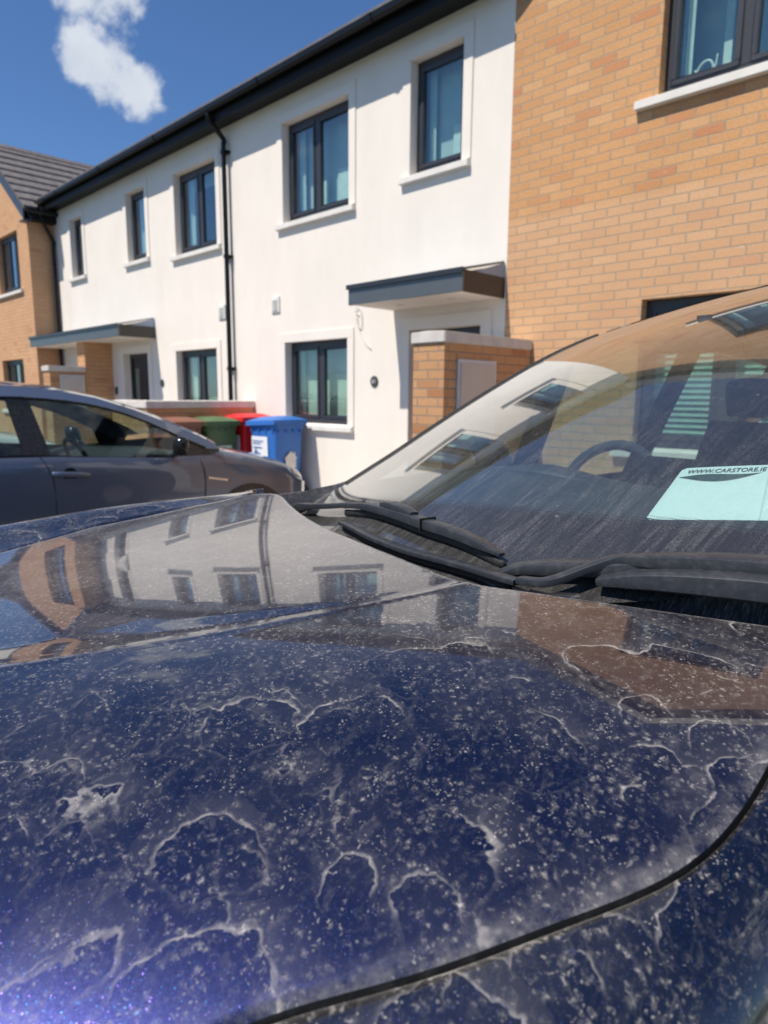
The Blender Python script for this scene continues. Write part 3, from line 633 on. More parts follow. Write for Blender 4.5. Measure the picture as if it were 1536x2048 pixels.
# ------------------------------------------------------------------ boundary walls, meter boxes
def boundary(label, x1, y0, y1, ztop, th=.34, box=None, front=None, name='boundary_wall'):
    t = Thing(name, label, 'wall', (x1-th/2, (y0+y1)/2, 0), group='brick walls between the doors')
    t.part('brickwork', MB().box(x1-th, x1, y0+.02, y1, 0, ztop-.10), BRICKW)
    t.part('coping', MB().prism([(-.018, 0), (-.018, .092), (th/2, .10), (th+.018, .092), (th+.018, 0)], (x1-th, y0, ztop-.10), (1, 0, 0), (0, 0, 1), (0, y1-y0, 0)), CONC, bevel=.008)
    if box:
        a, b, c, d = box
        m = t.part('meter_box', MB().box(x1, x1+.022, a, b, c, d), METERF, bevel=.004); t.part('meter_door', MB().box(x1+.022, x1+.03, a+.025, b-.025, c+.025, d-.03), METER, m, bevel=.003)
        t.part('lock', MB().cyl((x1+.03, b-.07, (c+d)/2), (x1+.036, b-.07, (c+d)/2), .012, 12), CHROME, m)
    if front:
        t.part('front_return', MB().box(x1-th-front, x1-th, y0+.02, y0+.27, 0, ztop-.10), BRICKW)
        t.part('return_coping', MB().prism([(-.018, 0), (-.018, .092), (.125, .10), (.268, .092), (.268, 0)], (x1-th-front, y0+.02, ztop-.10), (0, 1, 0), (0, 0, 1), (front, 0, 0)), CONC, bevel=.008)
    return t
boundary('tall buff brick wall with stone coping and a closed meter box, in front of the near brick house', -3.64, 4.30, YF-.004, E+.535, .34, (4.48, 5.01, E-.33, E+.31))
boundary('brick wall with stone coping and meter box below the far canopy', -12.80, 4.42, 5.065, E+.50, .33, (4.60, 5.03, E-.33, E+.34))
boundary('low brick bin wall with pale coping behind the wheelie bins', -8.18, 3.95, YF-.004, E-.07, .25, None, .78)

# ------------------------------------------------------------------ wheelie bins
def wheelie_bin(label, x1, y0, col, deco, lidtilt=0.0, w=.50, d=.45, H=1.07):
    mat = plain('bin_plastic', col, .42, var=.06); t = Thing('wheelie_bin', label, 'bin', (x1-w/2, y0+d/2, .10), 0, 'wheelie bins beside the low wall')
    zt = .10+H-.09; zb = .10+.06; rows = []
    cx, cy = x1-w/2, y0+d/2
    for z, k in ((zb, .80), (zb+.2, .85), (zt-.10, .975), (zt-.06, .98), (zt-.06, 1.03), (zt, 1.03)):
        a, b, r = w/2*k, d/2*k, .045; row = []
        for sx, sy, a0 in ((1, 1, 0), (-1, 1, 90), (-1, -1, 180), (1, -1, 270)):
            for j in range(4): an = R(a0+30*j); row.append((cx+sx*(a-r)+r*math.cos(an), cy+sy*(b-r)+r*math.sin(an), z))
        rows.append(row)
    mb = MB().grid(rows, True); mb.poly(rows[0][::-1])
    body = t.part('bin_body', mb, mat, smooth=True, angle=.5)
    rb = MB()
    for i in range(4): yy = y0+.06+i*(d-.12)/3; rb.box(x1-.012, x1+.012, yy-.012, yy+.012, zt-.10, zt-.055)
    for i in range(4): xx = x1-w+.06+i*(w-.12)/3; rb.box(xx-.012, xx+.012, y0-.01, y0+.01, zt-.10, zt-.055)
    t.part('rib', rb, mat, body)
    # lid, crowned, hinge on the far side, front lip toward the road
    rows = []
    for j in range(9):
        v = j/8; y = lerp(y0-.035, y0+d+.03, v); row = []
        for i in range(9):
            u = i/8; x = lerp(x1-w-.025, x1+.025, u); z = zt+.022+.055*(1-(2*u-1)**4)*(1-(2*v-1)**4)+lidtilt*u*.04; row.append((x, y, z))
        rows.append(row)
    lb = MB().grid(rows); lip = []
    ring = [rows[0][i] for i in range(9)]+[rows[j][8] for j in range(1, 9)]+[rows[8][i] for i in range(7, -1, -1)]+[rows[j][0] for j in range(7, 0, -1)]
    lb.grid([ring, [(cx+(p[0]-cx)*1.01, cy+(p[1]-cy)*1.01, p[2]-.055) for p in ring]], True)
    lid = t.part('lid', lb, mat, smooth=True, angle=.7)
    t.part('handle_bar', MB().cyl((x1-w+.06, y0+d+.07, zt-.01), (x1-.06, y0+d+.07, zt-.01), .016, 10).box(x1-w+.06, x1-w+.09, y0+d, y0+d+.075, zt-.03, zt+.01).box(x1-.09, x1-.06, y0+d, y0+d+.075, zt-.03, zt+.01), mat)
    for xx in (x1-w+.02, x1-.07):
        t.part('wheel', MB().cyl((xx, y0+d-.02, .20), (xx+.05, y0+d-.02, .20), .10, 20), TYRE)
    deco(t, body, x1, y0, w, d, zt); return t
WLAB = plain('white_sticker', (.80, .82, .86), .5, var=.05); BLAB = plain('blue_print', (.10, .20, .45), .5); CREAM = plain('cream_sticker', (.78, .74, .66), .6); DRED = plain('brown_print', (.25, .10, .10), .6)
def tfs(x1, w, z): return x1-.0
def deco_blue(t, body, x1, y0, w, d, zt):
    yy = y0-.002; a, b = x1-w+.05, x1-.17
    s_ = t.part('sticker', MB().quad((a, yy+.008, zt-.55), (b, yy+.008, zt-.55), (b, yy-.001, zt-.16), (a, yy-.001, zt-.16)), WLAB, body)
    p = MB()
    for z, q in ((.22, .8), (.25, .6), (.30, .7), (.48, .8), (.51, .5)): p.box(a+.03, a+.03+(b-a-.06)*q, yy-.004, yy-.002, zt-z-.006, zt-z+.006)
    p.prism([(.05, .03), (.09, .09), (.12, .05), (.20, .02), (.19, -.01), (.10, .0)], (a, yy-.002, zt-.40), (1, 0, 0), (0, 0, 1), (0, -.002, 0)); t.part('sticker_print', p, BLAB, body)
    xs = x1*1.0; k = .004
    def on(yv, zv): return (x1+.006-.09*max(0, (zt-.1-zv))*w/1.0*.5, yv, zv)
    yc, zc = y0+.235, zt-.475; q_ = .80
    hp = MB().poly([on(yc+a_*q_, zc+b_*q_) for a_, b_ in ((-.10, -.10), (.10, -.10), (.10, .05), (.13, .05), (.085, .10), (.085, .15), (.05, .15), (.05, .13), (0, .17), (-.13, .05), (-.10, .05))])
    t.part('house_sticker', hp, CREAM, body)
    text_on(t, '54', body, (x1+.008-.09*.4*.5, yc, zc-.025), .085, DRED, axes=((0, 1, 0), (0.045, 0, 1), (1, 0, 0)))
def deco_label(t, body, x1, y0, w, d, zt):
    t.part('label', MB().quad((x1+.003, y0+.12, zt-.34), (x1+.003, y0+d-.10, zt-.34), (x1+.005, y0+d-.10, zt-.29), (x1+.005, y0+.12, zt-.29)), plain('bin_label', (.55, .62, .5), .6), body)
def deco_none(t, body, x1, y0, w, d, zt): pass
def deco_red(t, body, x1, y0, w, d, zt):
    t.part('label', MB().quad((x1-w+.06, y0-.002, zt-.50), (x1-.10, y0-.002, zt-.50), (x1-.10, y0-.006, zt-.20), (x1-w+.06, y0-.006, zt-.20)), WLAB, body)
wheelie_bin('blue wheelie bin with a white notice and a house-shaped number sticker, beside the window', -6.88, 4.98, (.035, .16, .50), deco_blue, .8, .56, .45)
wheelie_bin('bright red wheelie bin behind the blue one', -7.62, 5.02, (.62, .012, .02), deco_red, .3, .50, .45, 1.10)
wheelie_bin('dark green wheelie bin between the brown and the red ones', -7.66, 4.50, (.075, .13, .05), deco_label, .0)
wheelie_bin('brown wheelie bin nearest the parking bays, first of the four', -7.68, 4.00, (.22, .085, .05), deco_none, .0)

# ------------------------------------------------------------------ generic parked car (local: x lateral, y forward, z up)
def interp_list(x, T): return interp(x, T)
def make_car(name, label, org, paint_m, glass_m, emblem=False, rz=0):
    t = Thing(name, label, 'car', (0, 0, 0)); t.local = True; t.e.location = org; t.e.rotation_euler = (0, 0, rz)
    yo = 1.67
    # stations: y_belt, y_top, z_belt, z_glasstop, z_rail, z_centre
    ST = [(-.62, -.45, .98, 1.12, 1.17, 1.20), (-.30, -.12, 1.05, 1.33, 1.385, 1.42), (.05, .15, 1.055, 1.385, 1.445, 1.49), (.55, .60, 1.052, 1.400, 1.478, 1.525), (1.444, 1.381, 1.037, 1.400, 1.487, 1.535),
          (1.614, 1.520, 1.022, 1.394, 1.478, 1.525), (1.90, 1.75, .998, 1.375, 1.456, 1.50), (2.17, 2.02, .978, 1.325, 1.405, 1.445), (2.44, 2.29, .965, 1.232, 1.318, 1.355), (2.62, 2.54, .972, 1.115, 1.215, 1.25), (2.79, 2.76, .985, 1.02, 1.115, 1.14), (2.88, 2.88, 1.0, 1.01, 1.045, 1.075)]
    XB, XG, XR = .845, .70, .62
    def shift(i): return (0, 0, 0, 0, 0, 0, .06, .10, .14, .17, .19, .20)[i]
    wsrows = []
    for sg in (-1, 1):
        shell = MB(); panes = []; rail = []
        L = []
        for (yb, yt, zb, zg, zr, zc) in ST:
            fr = (zg-zb)/(zr-zb) if zr > zb else 1
            L.append([Vector((sg*XB, yb-yo, zb)), Vector((sg*lerp(XB, XG+.02, min(1, (zg-zb)/.38)), lerp(yb, yt, .85)-yo, zg)), Vector((sg*lerp(XB-.03, XR, min(1, (zr-zb)/.42)), yt-yo, zr))])
        for i in range(len(ST)-1):
            a, b = L[i], L[i+1]
            shell.quad(a[1], b[1], b[2], a[2])
            typ = 'body' if i in (0,) else ('pillar' if i in (4,) else ('tri' if i >= 9 else 'pane'))
            if typ == 'body': shell.quad(a[0], b[0], b[1], a[1])
            else: panes.append((typ, a, b))
        t.part('roof_rail', shell, paint_m, smooth=True)
        gl = MB(); tri = MB(); pil = MB()
        for typ, a, b in panes:
            m_ = {'pane': gl, 'pillar': pil, 'tri': tri}[typ]
            off = Vector((sg*.004, 0, 0)) if typ != 'pane' else Vector((0, 0, 0)); m_.quad(a[0]+off, b[0]+off, b[1]+off, a[1]+off)
        t.part('side_window', gl, glass_m); t.part('pillar_trim', pil, BLACKT); t.part('corner_trim', tri, BLACKT)
        tb = MB().sweep([Vector((sg*(XB+.003), s_[0]-yo, s_[2])) for s_ in ST[1:]], [.010]*11, [.016]*11, 8, catm=2); t.part('belt_trim', tb, BLACKT)
        trim = MB().sweep([L[i][1]+Vector((sg*.004, 0, .006)) for i in range(1, 11)], [.012]*10, [.018]*10, 8, catm=2); t.part('window_trim', trim, BLACKT)
    # roof, windscreen and rear screen
    rf = MB(); ws = MB(); rs = MB(); n = 12; rowsr = []
    for i, (yb, yt, zb, zg, zr, zc) in enumerate(ST):
        xr = lerp(XB-.03, XR, min(1, (zr-zb)/.42)); row = []
        for k in range(n+1):
            u = -1+2*k/n; row.append(Vector((u*xr, yt-yo+shift(i)*(1-u*u), zr+(zc-zr)*(1-u*u)**.8)))
        rowsr.append(row)
    rf.grid(rowsr[1:7]); rs.grid(rowsr[:2]); ws.grid([r[1:-1] for r in rowsr[6:]])
    for i in range(6, len(rowsr)-1):
        for k in (0, n-1): rf.quad(rowsr[i][k], rowsr[i][k+1], rowsr[i+1][k+1], rowsr[i+1][k])
    t.part('roof', rf, paint_m, smooth=True); t.part('rear_screen', rs, CARGD, smooth=True); t.part('windscreen', ws, glass_m, smooth=True)
    # lower body
    SB = [(-.68, .97, .60, .70, .62), (-.62, .98, .78, .80, .72), (-.30, 1.04, .845, .86, .84), (.55, 1.05, .855, .875, .86), (1.60, 1.02, .86, .88, .87), (2.44, .965, .86, .88, .87), (2.85, 1.0, .80, .87, .87), (3.10, .965, .76, .865, .86), (3.30, .925, .72, .86, .85), (3.57, .868, .66, .83, .83), (3.756, .80, .58, .76, .78), (3.87, .74, .48, .66, .70), (3.95, .66, .34, .50, .56), (3.975, .58, .26, .40, .46)]
    for sg in (-1, 1):
        rows = []
        for y, zt, xb, xm_, xl in SB:
            yy = y-yo; r = [(sg*xb, yy, zt), (sg*lerp(xb, xm_, .75), yy, zt-.035), (sg*xm_, yy, zt-.11), (sg*(xm_+.008), yy, lerp(zt, .6, .6)), (sg*xm_, yy, .52), (sg*xl, yy, .30), (sg*(xl-.06), yy, .20)]
            rows.append([Vector(p) for p in r])
        mb = MB().grid(rows); t.part('body_side', mb, paint_m, smooth=True)
        # door seams, handles, mirror, wheels
        def seam(pts):
            m_ = MB().sweep([Vector((sg*x, y-yo, z)) for x, y, z in pts], [.006]*len(pts), [.006]*len(pts), 6, up=(1, 0, 0)); t.part('door_seam', m_, RUBBER)
        seam([(.864, 1.538, 1.02), (.878, 1.575, .953), (.884, 1.606, .851), (.884, 1.61, .60), (.878, 1.60, .38)])
        seam([(.868, 2.70, .93), (.88, 2.728, .832), (.882, 2.722, .60), (.876, 2.70, .38)])
        seam([(.855, .55, 1.03), (.872, .50, .9), (.872, .30, .62), (.87, .28, .45)])
        for yh in (1.595, .60):
            hd = t.part('door_handle', MB().sweep([(sg*.885, yh-yo, .908), (sg*.905, yh+.05-yo, .905), (sg*.908, yh+.15-yo, .897), (sg*.90, yh+.22-yo, .889), (sg*.884, yh+.25-yo, .884)], [.02, .03, .03, .028, .02], [.03, .036, .036, .03, .02], 10), paint_m, smooth=True)
            t.part('handle_recess', MB().cyl((sg*.874, yh+.12-yo, .895), (sg*.882, yh+.12-yo, .895), .048, 20), BLACKT, hd)
        mr_ = MB().sweep([(sg*.86, 2.46-yo, .98), (sg*.92, 2.47-yo, .995), (sg*1.0, 2.46-yo, 1.06), (sg*1.06, 2.44-yo, 1.065), (sg*1.09, 2.42-yo, 1.06)], [.05, .05, .11, .11, .05], [.03, .04, .13, .14, .09], 12, up=(0, 0, 1)); t.part('door_mirror', mr_, BLACKT, smooth=True)
        for yw in (3.15, .35):
            wy = yw-yo; wx = sg*.80
            wh = t.part('wheel', MB().cyl((wx-sg*.10, wy, .325), (wx+sg*.092, wy, .325), .325, 36), TYRE)
            rm = MB().cyl((wx+sg*.085, wy, .325), (wx+sg*.098, wy, .325), .22, 30, .20)
            t.part('rim', rm, RIM, wh)
            t.part('wheel_arch', MB().cyl((sg*.86, wy, .34), (sg*.885, wy, .34), .375, 36), BLACKT)
        # lamps
        def bp(y, k):      # a point on the flank, k from the bonnet edge (0) to the shoulder (2)
            q = [interp(y, [(r_[0], r_[c_]) for r_ in SB]) for c_ in (1, 2, 3)]; zt, xb, xm_ = q
            P_ = [(xb, zt), (lerp(xb, xm_, .75), zt-.035), (xm_, zt-.11)]; a_ = P_[int(min(k, 1.999))]; b_ = P_[int(min(k, 1.999))+1]; f = k-int(min(k, 1.999))
            return Vector((sg*(lerp(a_[0], b_[0], f)+.004), y-yo+.003, lerp(a_[1], b_[1], f)+.003))
        t.part('headlight', MB().grid([[bp(y, k) for k in (.9, 1.1, 1.3, 1.5, 1.7)] for y in (3.66, 3.70, 3.75, 3.80, 3.84)]), LAMP, smooth=True)
        t.part('tail_light', MB().box(sg*.70-.06, sg*.70+.06, -.70-yo, -.60-yo, .80, .98), LAMPR)
    if emblem:
        em = MB()
        for i in range(8): em.box(.8825, .887, 2.755+i*.022-yo, 2.771+i*.022-yo, .785-.004*i, .800-.004*i)
        t.part('wing_badge', em, CHROME)
    # bonnet, boot, nose
    def deck(y0, y1, crown, name, m_):
        rows = []
        for (y, zt, xb, a, b) in SB:
            if y0 <= y <= y1: rows.append([Vector((xb*u, y-yo+(.03*(1-u*u) if y > 3.8 else (.20*(1-u*u) if y < 2.9 and y > 2 else 0)), zt+crown*(1-u*u))) for u in [-1+.2*k for k in range(11)]])
        t.part(name, MB().grid(rows), m_, smooth=True)
    deck(2.85, 4.0, .05, 'bonnet', paint_m); deck(-.7, -.29, .03, 'boot', paint_m)
    for (yy, nm) in ((3.975, 'front_bumper'), (-.68, 'rear_bumper')):
        s_ = 1 if yy > 0 else -1; i = -1 if yy > 0 else 0; y, zt, xb, xm_, xl = SB[i]
        t.part(nm, MB().grid([[Vector((xb*u, y-yo+s_*.02*(1-u*u), zt+.03*(1-u*u))) for u in (-1, -.5, 0, .5, 1)], [Vector((xm_*u, y-yo+s_*.05*(1-u*u), .5)) for u in (-1, -.5, 0, .5, 1)], [Vector((xl*u, y-yo+s_*.03*(1-u*u), .2)) for u in (-1, -.5, 0, .5, 1)]]), paint_m, smooth=True)
    # interior
    for sx in (-.38, .38):
        seat = t.part('front_seat', MB().sweep([(sx, 1.75-yo, .55), (sx, 1.40-yo, .55), (sx, 1.30-yo, .66), (sx, 1.16-yo, 1.13)], [.46, .50, .50, .42], [.14, .16, .14, .10], 12, up=(0, .3, 1)), SEAT, smooth=True)
        t.part('headrest', MB().sweep([(sx-.12, 1.13-yo, 1.25), (sx, 1.13-yo, 1.26), (sx+.12, 1.13-yo, 1.25)], [.07, .09, .07], [.13, .16, .13], 12), SEAT, seat, smooth=True)
    t.part('rear_seat', MB().box(-.62, .62, .15-yo, .60-yo, .45, .62).box(-.60, .60, .02-yo, .16-yo, .6, 1.10), SEAT, bevel=.05)
    t.part('dashboard', MB().prism([(2.10-yo, .75), (2.12-yo, .93), (2.35-yo, .985), (2.9-yo, .95), (2.9-yo, .6)], (-.78, 0, 0), (0, 1, 0), (0, 0, 1), (1.56, 0, 0)), DASH)
    ringp = [Vector((.38+.19*math.cos(a), 1.98-yo-.19*.45*math.sin(a), .93+.19*.89*math.sin(a))) for a in [2*math.pi*k/24 for k in range(25)]]
    t.part('steering_wheel', MB().sweep(ringp, [.03]*25, [.03]*25, 8, power=1, catm=1).box(.24, .52, 1.99-yo, 2.02-yo, .90, .96), SEAT, smooth=True)
    t.part('cabin_floor', MB().box(-.84, .84, -.6-yo, 3.4-yo, .2, .3).box(-.84, .84, 2.85-yo, 2.9-yo, .3, .92), SEAT)
    return t
make_car('parked_car', 'dark grey hatchback parked nose to the houses on the left, with a black door mirror', (-5.58, 1.67, 0), GREY, CARG, True)
make_car('parked_car', 'white car on the far side of the grey hatchback, seen through its windows', (-9.0, .95, 0), SILV, CARG)

# ------------------------------------------------------------------ near car (local frame: x toward its left side, y toward its tail)
A8 = R(8); OX, OY = -.95, .95
NC = Thing('parked_car', 'dusty dark blue car in the foreground, its bonnet and windscreen filling the lower half', 'car', (0, 0, 0)); NC.local = True
NC.e.location = (OX, OY, 0); NC.e.rotation_euler = (0, 0, -A8)
ca, sa = math.cos(A8), math.sin(A8)
def w2c(x, y): x -= OX; y -= OY; return x*ca-y*sa, x*sa+y*ca
def c2w(u, v): return OX+u*ca+v*sa, OY-u*sa+v*ca
BC = [-.3254, .0433, .0738, -.0562, .0373, .0169, -.0893, .0745, -.0704, .0209, -.3286, -.0493, .129, -.1851, .2866, -.1123, -.0796, .3157, -.559, .1471]
def poly3(x, y, c, cx, cy):
    X = x-cx; Y = y-cy; return c[0]+c[1]*X+c[2]*Y+c[3]*X*X+c[4]*X*Y+c[5]*Y*Y+c[6]*X**3+c[7]*X*X*Y+c[8]*X*Y*Y+c[9]*Y**3
CR_U = [(-1.036, .265), (-.969, .38), (-.895, .502), (-.763, .690), (-.696, .853), (-.66, .95)]
CR_L = [(-.927, .234), (-.87, .373), (-.795, .55), (-.716, .732), (-.66, .855), (-.62, .95)]
def zb_raw(u, v):
    x, y = c2w(u, v)
    a = poly3(x, y, BC[:10], -1.0, .65); b = poly3(x, y, BC[10:], -.5, .6)
    xu = interp(y, [(q, p) for p, q in CR_U]); xl = interp(y, [(q, p) for p, q in CR_L])
    if y < .234: xl = -.927-(.234-y)*.45
    if y < .265: xu = -1.036-(.265-y)*.55
    # flat between the two crease lines, blending with the round of the bonnet shoulder
    t = smooth(x, xu-.004, xl+.006)
    w_ = max(.03, xl-xu); st_ = smooth(x, xu, xl); k_ = math.exp(-max(0, x-xl)/.16); dr_ = (x-xl)/.010
    return a*(1-t)+b*t+(.032*w_*st_*k_+(.0011*math.exp(-dr_*dr_)))*smooth(y, -.2, .1)
def Zb(u, v):
    vc = max(v, -.80); uc = max(u, -.80); z = zb_raw(uc, vc)
    if v < vc:
        g = (zb_raw(uc, vc+.01)-z)/.01; d = vc-v; z -= max(g, .12)*d+.35*d*d
    if u < uc:
        d = uc-u; z -= .0*d+.3*d*d
    return z
SHUT = [w2c(*p) for p in ((-.373, .212), (-.338, .265), (-.286, .339), (-.238, .426), (-.205, .482), (-.177, .54), (-.166, .599), (-.164, .642), (-.164, .69))]
WT = sorted([(v, u) for u, v in SHUT]); WT = [(-1.12, .36), (-1.06, .52), (-.98, .615), (-.90, .665)]+WT+[(0, .785), (.12, .80), (.30, .815)]
def Wn(v): return interp(v, WT)
def sm_tab(T, n=80):
    a, b = T[0][0], T[-1][0]; xs = [a+(b-a)*i/n for i in range(n+1)]; ys = [interp(x, T) for x in xs]
    for _ in range(6): ys = [ys[0]]+[(ys[i-1]+2*ys[i]+ys[i+1])/4 for i in range(1, n)]+[ys[-1]]
    return list(zip(xs, ys))
WT = sm_tab(WT)
RE = sm_tab([(-.81, .0), (-.795, .06), (-.775, .115), (-.745, .145), (-.70, .150), (-.627, .122), (-.423, .066), (-.236, .022), (.02, -.02), (.21, -.046), (.304, -.052), (.38, -.020), (.471, .016), (.557, .056), (.65, .105), (.688, .127), (.80, .20)])
def Vr(u): return interp(u, RE)
NU, NV = 230, 200; VF = -1.10
bon = MB(); rows = []; ed = []
def wfar(v): return min(Wn(v), .80)
for j in range(NV+1):
    t = (j/NV); row = []
    for i in range(NU+1):
        s_ = i/NU; v = VF+t*(0-VF); u = 0
        for _ in range(6):
            u = lerp(-wfar(v), Wn(v), s_); v = lerp(VF+.25*(abs(u)/.8)**3*0, Vr(u), t)
        row.append((u, v))
    rows.append(row)
G = []; nearv = []; creasev = []
for j, row in enumerate(rows):
    g = []
    for i, (u, v) in enumerate(row):
        dn = (Wn(v)-u); df = u+wfar(v); dr = Vr(u)-v
        dd = max(0, min(dn, df, dr)); z = E+Zb(u, v)
        if dd < .006: z -= .0035*(1-dd/.006)**2
        g.append((u, v, z)); ed.append(max(0, min(dn, dr*1.4, df))); nearv.append(dn); x_, y_ = c2w(u, v); creasev.append(abs(x_-(interp(y_, [(q, p) for p, q in CR_L]) if y_ > .234 else -.927-(.234-y_)*.45)))
    G.append(g)
bon.grid(G)
# folded rim under the edge
def rim(path, drop=.022, inward=0.0):
    return [(u, v, z-drop) for u, v, z in path]
bon.attrs['edge'] = ed; bon.attrs['near'] = nearv; bon.attrs['crease'] = creasev
bonnet = NC.part('bonnet', bon, BLUE, smooth=True, fix=False)
rimm = MB(); e1 = [g[-1] for g in G]; e2 = [g[0] for g in G]; e3 = G[-1]
for e_ in (e1, e2, e3): rimm.grid([e_, rim(e_)])
NC.part('bonnet_rim', rimm, RUBBER, bonnet, smooth=True)  # rim coloured black, not body blue, so the gap looks shaded
# wings
BT = sm_tab([(-1.22, .30), (-1.16, .55), (-1.05, .74), (-.88, .855), (-.6, .905), (-.3, .92), (.3, .925)])
CREST = [(-1.1, -.385), (-.8, -.347), (-.56, -.331), (-.44, -.324), (-.31, -.317), (-.17, -.311), (-.013, -.305), (.25, -.302), (.5, -.30)]
def wing(sg):
    rows = []; ev = []; n = 60
    for j in range(n+1):
        v = lerp(-1.08, .42 if sg > 0 else .17, j/n); us = (Wn(v) if v < .12 else lerp(.80, .855, smooth(v, .08, .13)))+.0042; ub = max(interp(v, BT)+(.0 if sg > 0 else .045*smooth(v, .1, -.4)), us+.05); row = []
        zs_ = Zb(Wn(min(v, .12)), min(v, .12)) if sg > 0 else Zb(-wfar(min(v, .12)), min(v, .12))
        if v > .12: zs_ += (v-.12)*.02
        for i in range(17):
            t = i/16; u = lerp(us, ub, t); d = u-us
            z = E+zs_-.004-(.30*d if sg > 0 else -.02*d)-.12*(1-math.sqrt(max(0, 1-t**(2.6 if sg > 0 else 5.0))))
            if sg < 0:
                q = interp(v, CREST); k_ = smooth(u, us-.02, ub-.02); z = E+lerp(zs_-.004, q+.004, k_)-.14*(1-math.sqrt(max(0, 1-t**9)))
            if i == 0: z -= .003
            row.append((sg*u, v, z)); 
        zz = row[-1][2]
        for k, (du, zq) in enumerate(((.008, zz-.05), (.012, .80), (.008, .60), (-.02, .35), (-.06, .22))): row.append((sg*(ub+du), v, zq))
        row.insert(0, (sg*us, v, row[0][2]-.03)); rows.append(row)
    return MB().grid(rows)
NC.part('front_wing', wing(1), BLUE2, smooth=True); NC.part('front_wing', wing(-1), BLUE2, smooth=True)
# black strip below the shut line, shade of the gap put into its colour
ch = MB()
for sg in (-1, 1):
    L_ = [(sg*(Wn(v)-.03), v, E+Zb(sg*Wn(v)*.99, v)-.040) for v in [lerp(-1.05, .18, k/30) for k in range(31)]]; Rr = [(x+sg*.075, y, z-.0) for x, y, z in L_]; NC.part('shut_gap_shade', MB().grid([L_, Rr]), RUBBER)
# nose
nose = []
for k in range(25):
    a = lerp(-1, 1, k/24); ub = a*.92; vv = -1.24+.30*abs(a)**3.2
    nose.append([(a*.60, -1.06+.05*abs(a), E+Zb(a*.55, -1.06)-.012), (ub*.9, vv, .86), (ub, vv-.03, .66), (ub, vv-.02, .42), (ub*.96, vv+.04, .22)])
NC.part('front_bumper', MB().grid(nose), BLUE2, smooth=True)
for sg in (-1, 1):
    NC.part('headlight', MB().sweep([(sg*.50, -1.165, .80), (sg*.62, -1.13, .825), (sg*.76, -1.03, .85), (sg*.85, -.90, .88), (sg*.885, -.78, .91)], [.05, .09, .10, .08, .03], [.05, .11, .13, .11, .05], 14, power=.8), LAMP, smooth=True)
NC.part('grille', MB().box(-.42, .42, -1.285, -1.255, .42, .62), BLACKT)
# windscreen surface
WC = [.014, .51, -.05, -.164, .04, .064, -.082, .093, .019, .002]
def Zw(u, v):
    w = v-.7; return WC[0]+WC[1]*w+WC[2]*w*w+WC[3]*u*u+WC[4]*u*u*w+WC[5]*u**4+WC[6]*w**3+WC[7]*u+WC[8]*u*w+WC[9]*u**4*w
US = [(.0, .84), (.357, .794), (.40, .745), (.583, .690), (.788, .668), (1.008, .638), (1.249, .622), (1.518, .588), (1.62, .575)]
def Uw(v): return interp(v, US)
def vbase(u): return -.05+.34*(abs(u)/.78)**2.2
def vhead(u): return 1.575-.055*(u/.58)**2
gw = MB(); NGU, NGV = 70, 80; frit = []; side = []; GW = []
for j in range(NGV+1):
    row = []
    for i in range(NGU+1):
        t = j/NGV; s_ = -1+2*i/NGU; u = 0; v = .5
        for _ in range(8): v = lerp(vbase(u), vhead(u), t); u = s_*Uw(v)
        row.append((u, v, E+Zw(u, v))); frit.append(min(v-(.213+.10*(abs(u)/.7)**2), vhead(u)-.06-v)); side.append(Uw(v)-abs(u))
    GW.append(row)
gw.grid(GW); gw.attrs['frit'] = frit; gw.attrs['side'] = side
ws_ = NC.part('windscreen', gw, WSG, smooth=True, fix=False)
# pillars: black seal then painted pillar
for sg in (-1, 1):
    edge = [Vector(r[0 if sg < 0 else -1]) for r in GW][10:]
    NC.part('windscreen_seal', MB().sweep([e+Vector((sg*.006, 0, -.002)) for e in edge[::4]], [.020]*len(edge[::4]), [.014]*len(edge[::4]), 8, catm=2), RUBBER, smooth=True)
    seq = edge[::4]; m_ = len(seq); ws2 = [lerp(.030, .045, i/(m_-1)) for i in range(m_)]
    NC.part('door_pillar', MB().sweep([e+Vector((sg*.030, .025, -.030)) for e in seq], [w+.012 for w in ws2], [.042]*m_, 10, catm=2), BLACKT, smooth=True)
# roof
def rail(v):
    base = GW[-1][0 if True else -1][2]
    return base
zL = GW[-1][0][2]; zR = GW[-1][-1][2]
rfm = []
for j in range(13):
    t = j/12; row = []
    for i in range(NGU+1):
        u0, v0, z0 = GW[-1][i]; v = lerp(v0, 3.05, t); u = u0*lerp(1, 1.04, min(1, t*2)); z = z0+.045*math.sin(min(1, t*1.0)*math.pi*.6)-.10*t*t+.02*t
        row.append((u, v, z+.003))
    rfm.append(row)
NC.part('roof', MB().grid(rfm), BLUE2, smooth=True)
NC.part('headliner', MB().grid([[(u*.97, v, z-.035) for u, v, z in r] for r in rfm[::2]]), HEADL, smooth=True)
NC.part('roof_bar', MB().sweep([(-.60, 1.60, zL+.010), (-.61, 1.80, zL+.040), (-.61, 2.3, zL+.065), (-.60, 2.95, zL+.03)], [.03, .035, .035, .03], [.02, .03, .03, .02], 10), BLACKT, smooth=True)
NC.part('roof_bar', MB().sweep([(.60, 1.60, zR+.010), (.61, 1.80, zR+.040), (.61, 2.3, zR+.065), (.60, 2.95, zR+.03)], [.03, .035, .035, .03], [.02, .03, .03, .02], 10), BLACKT, smooth=True)
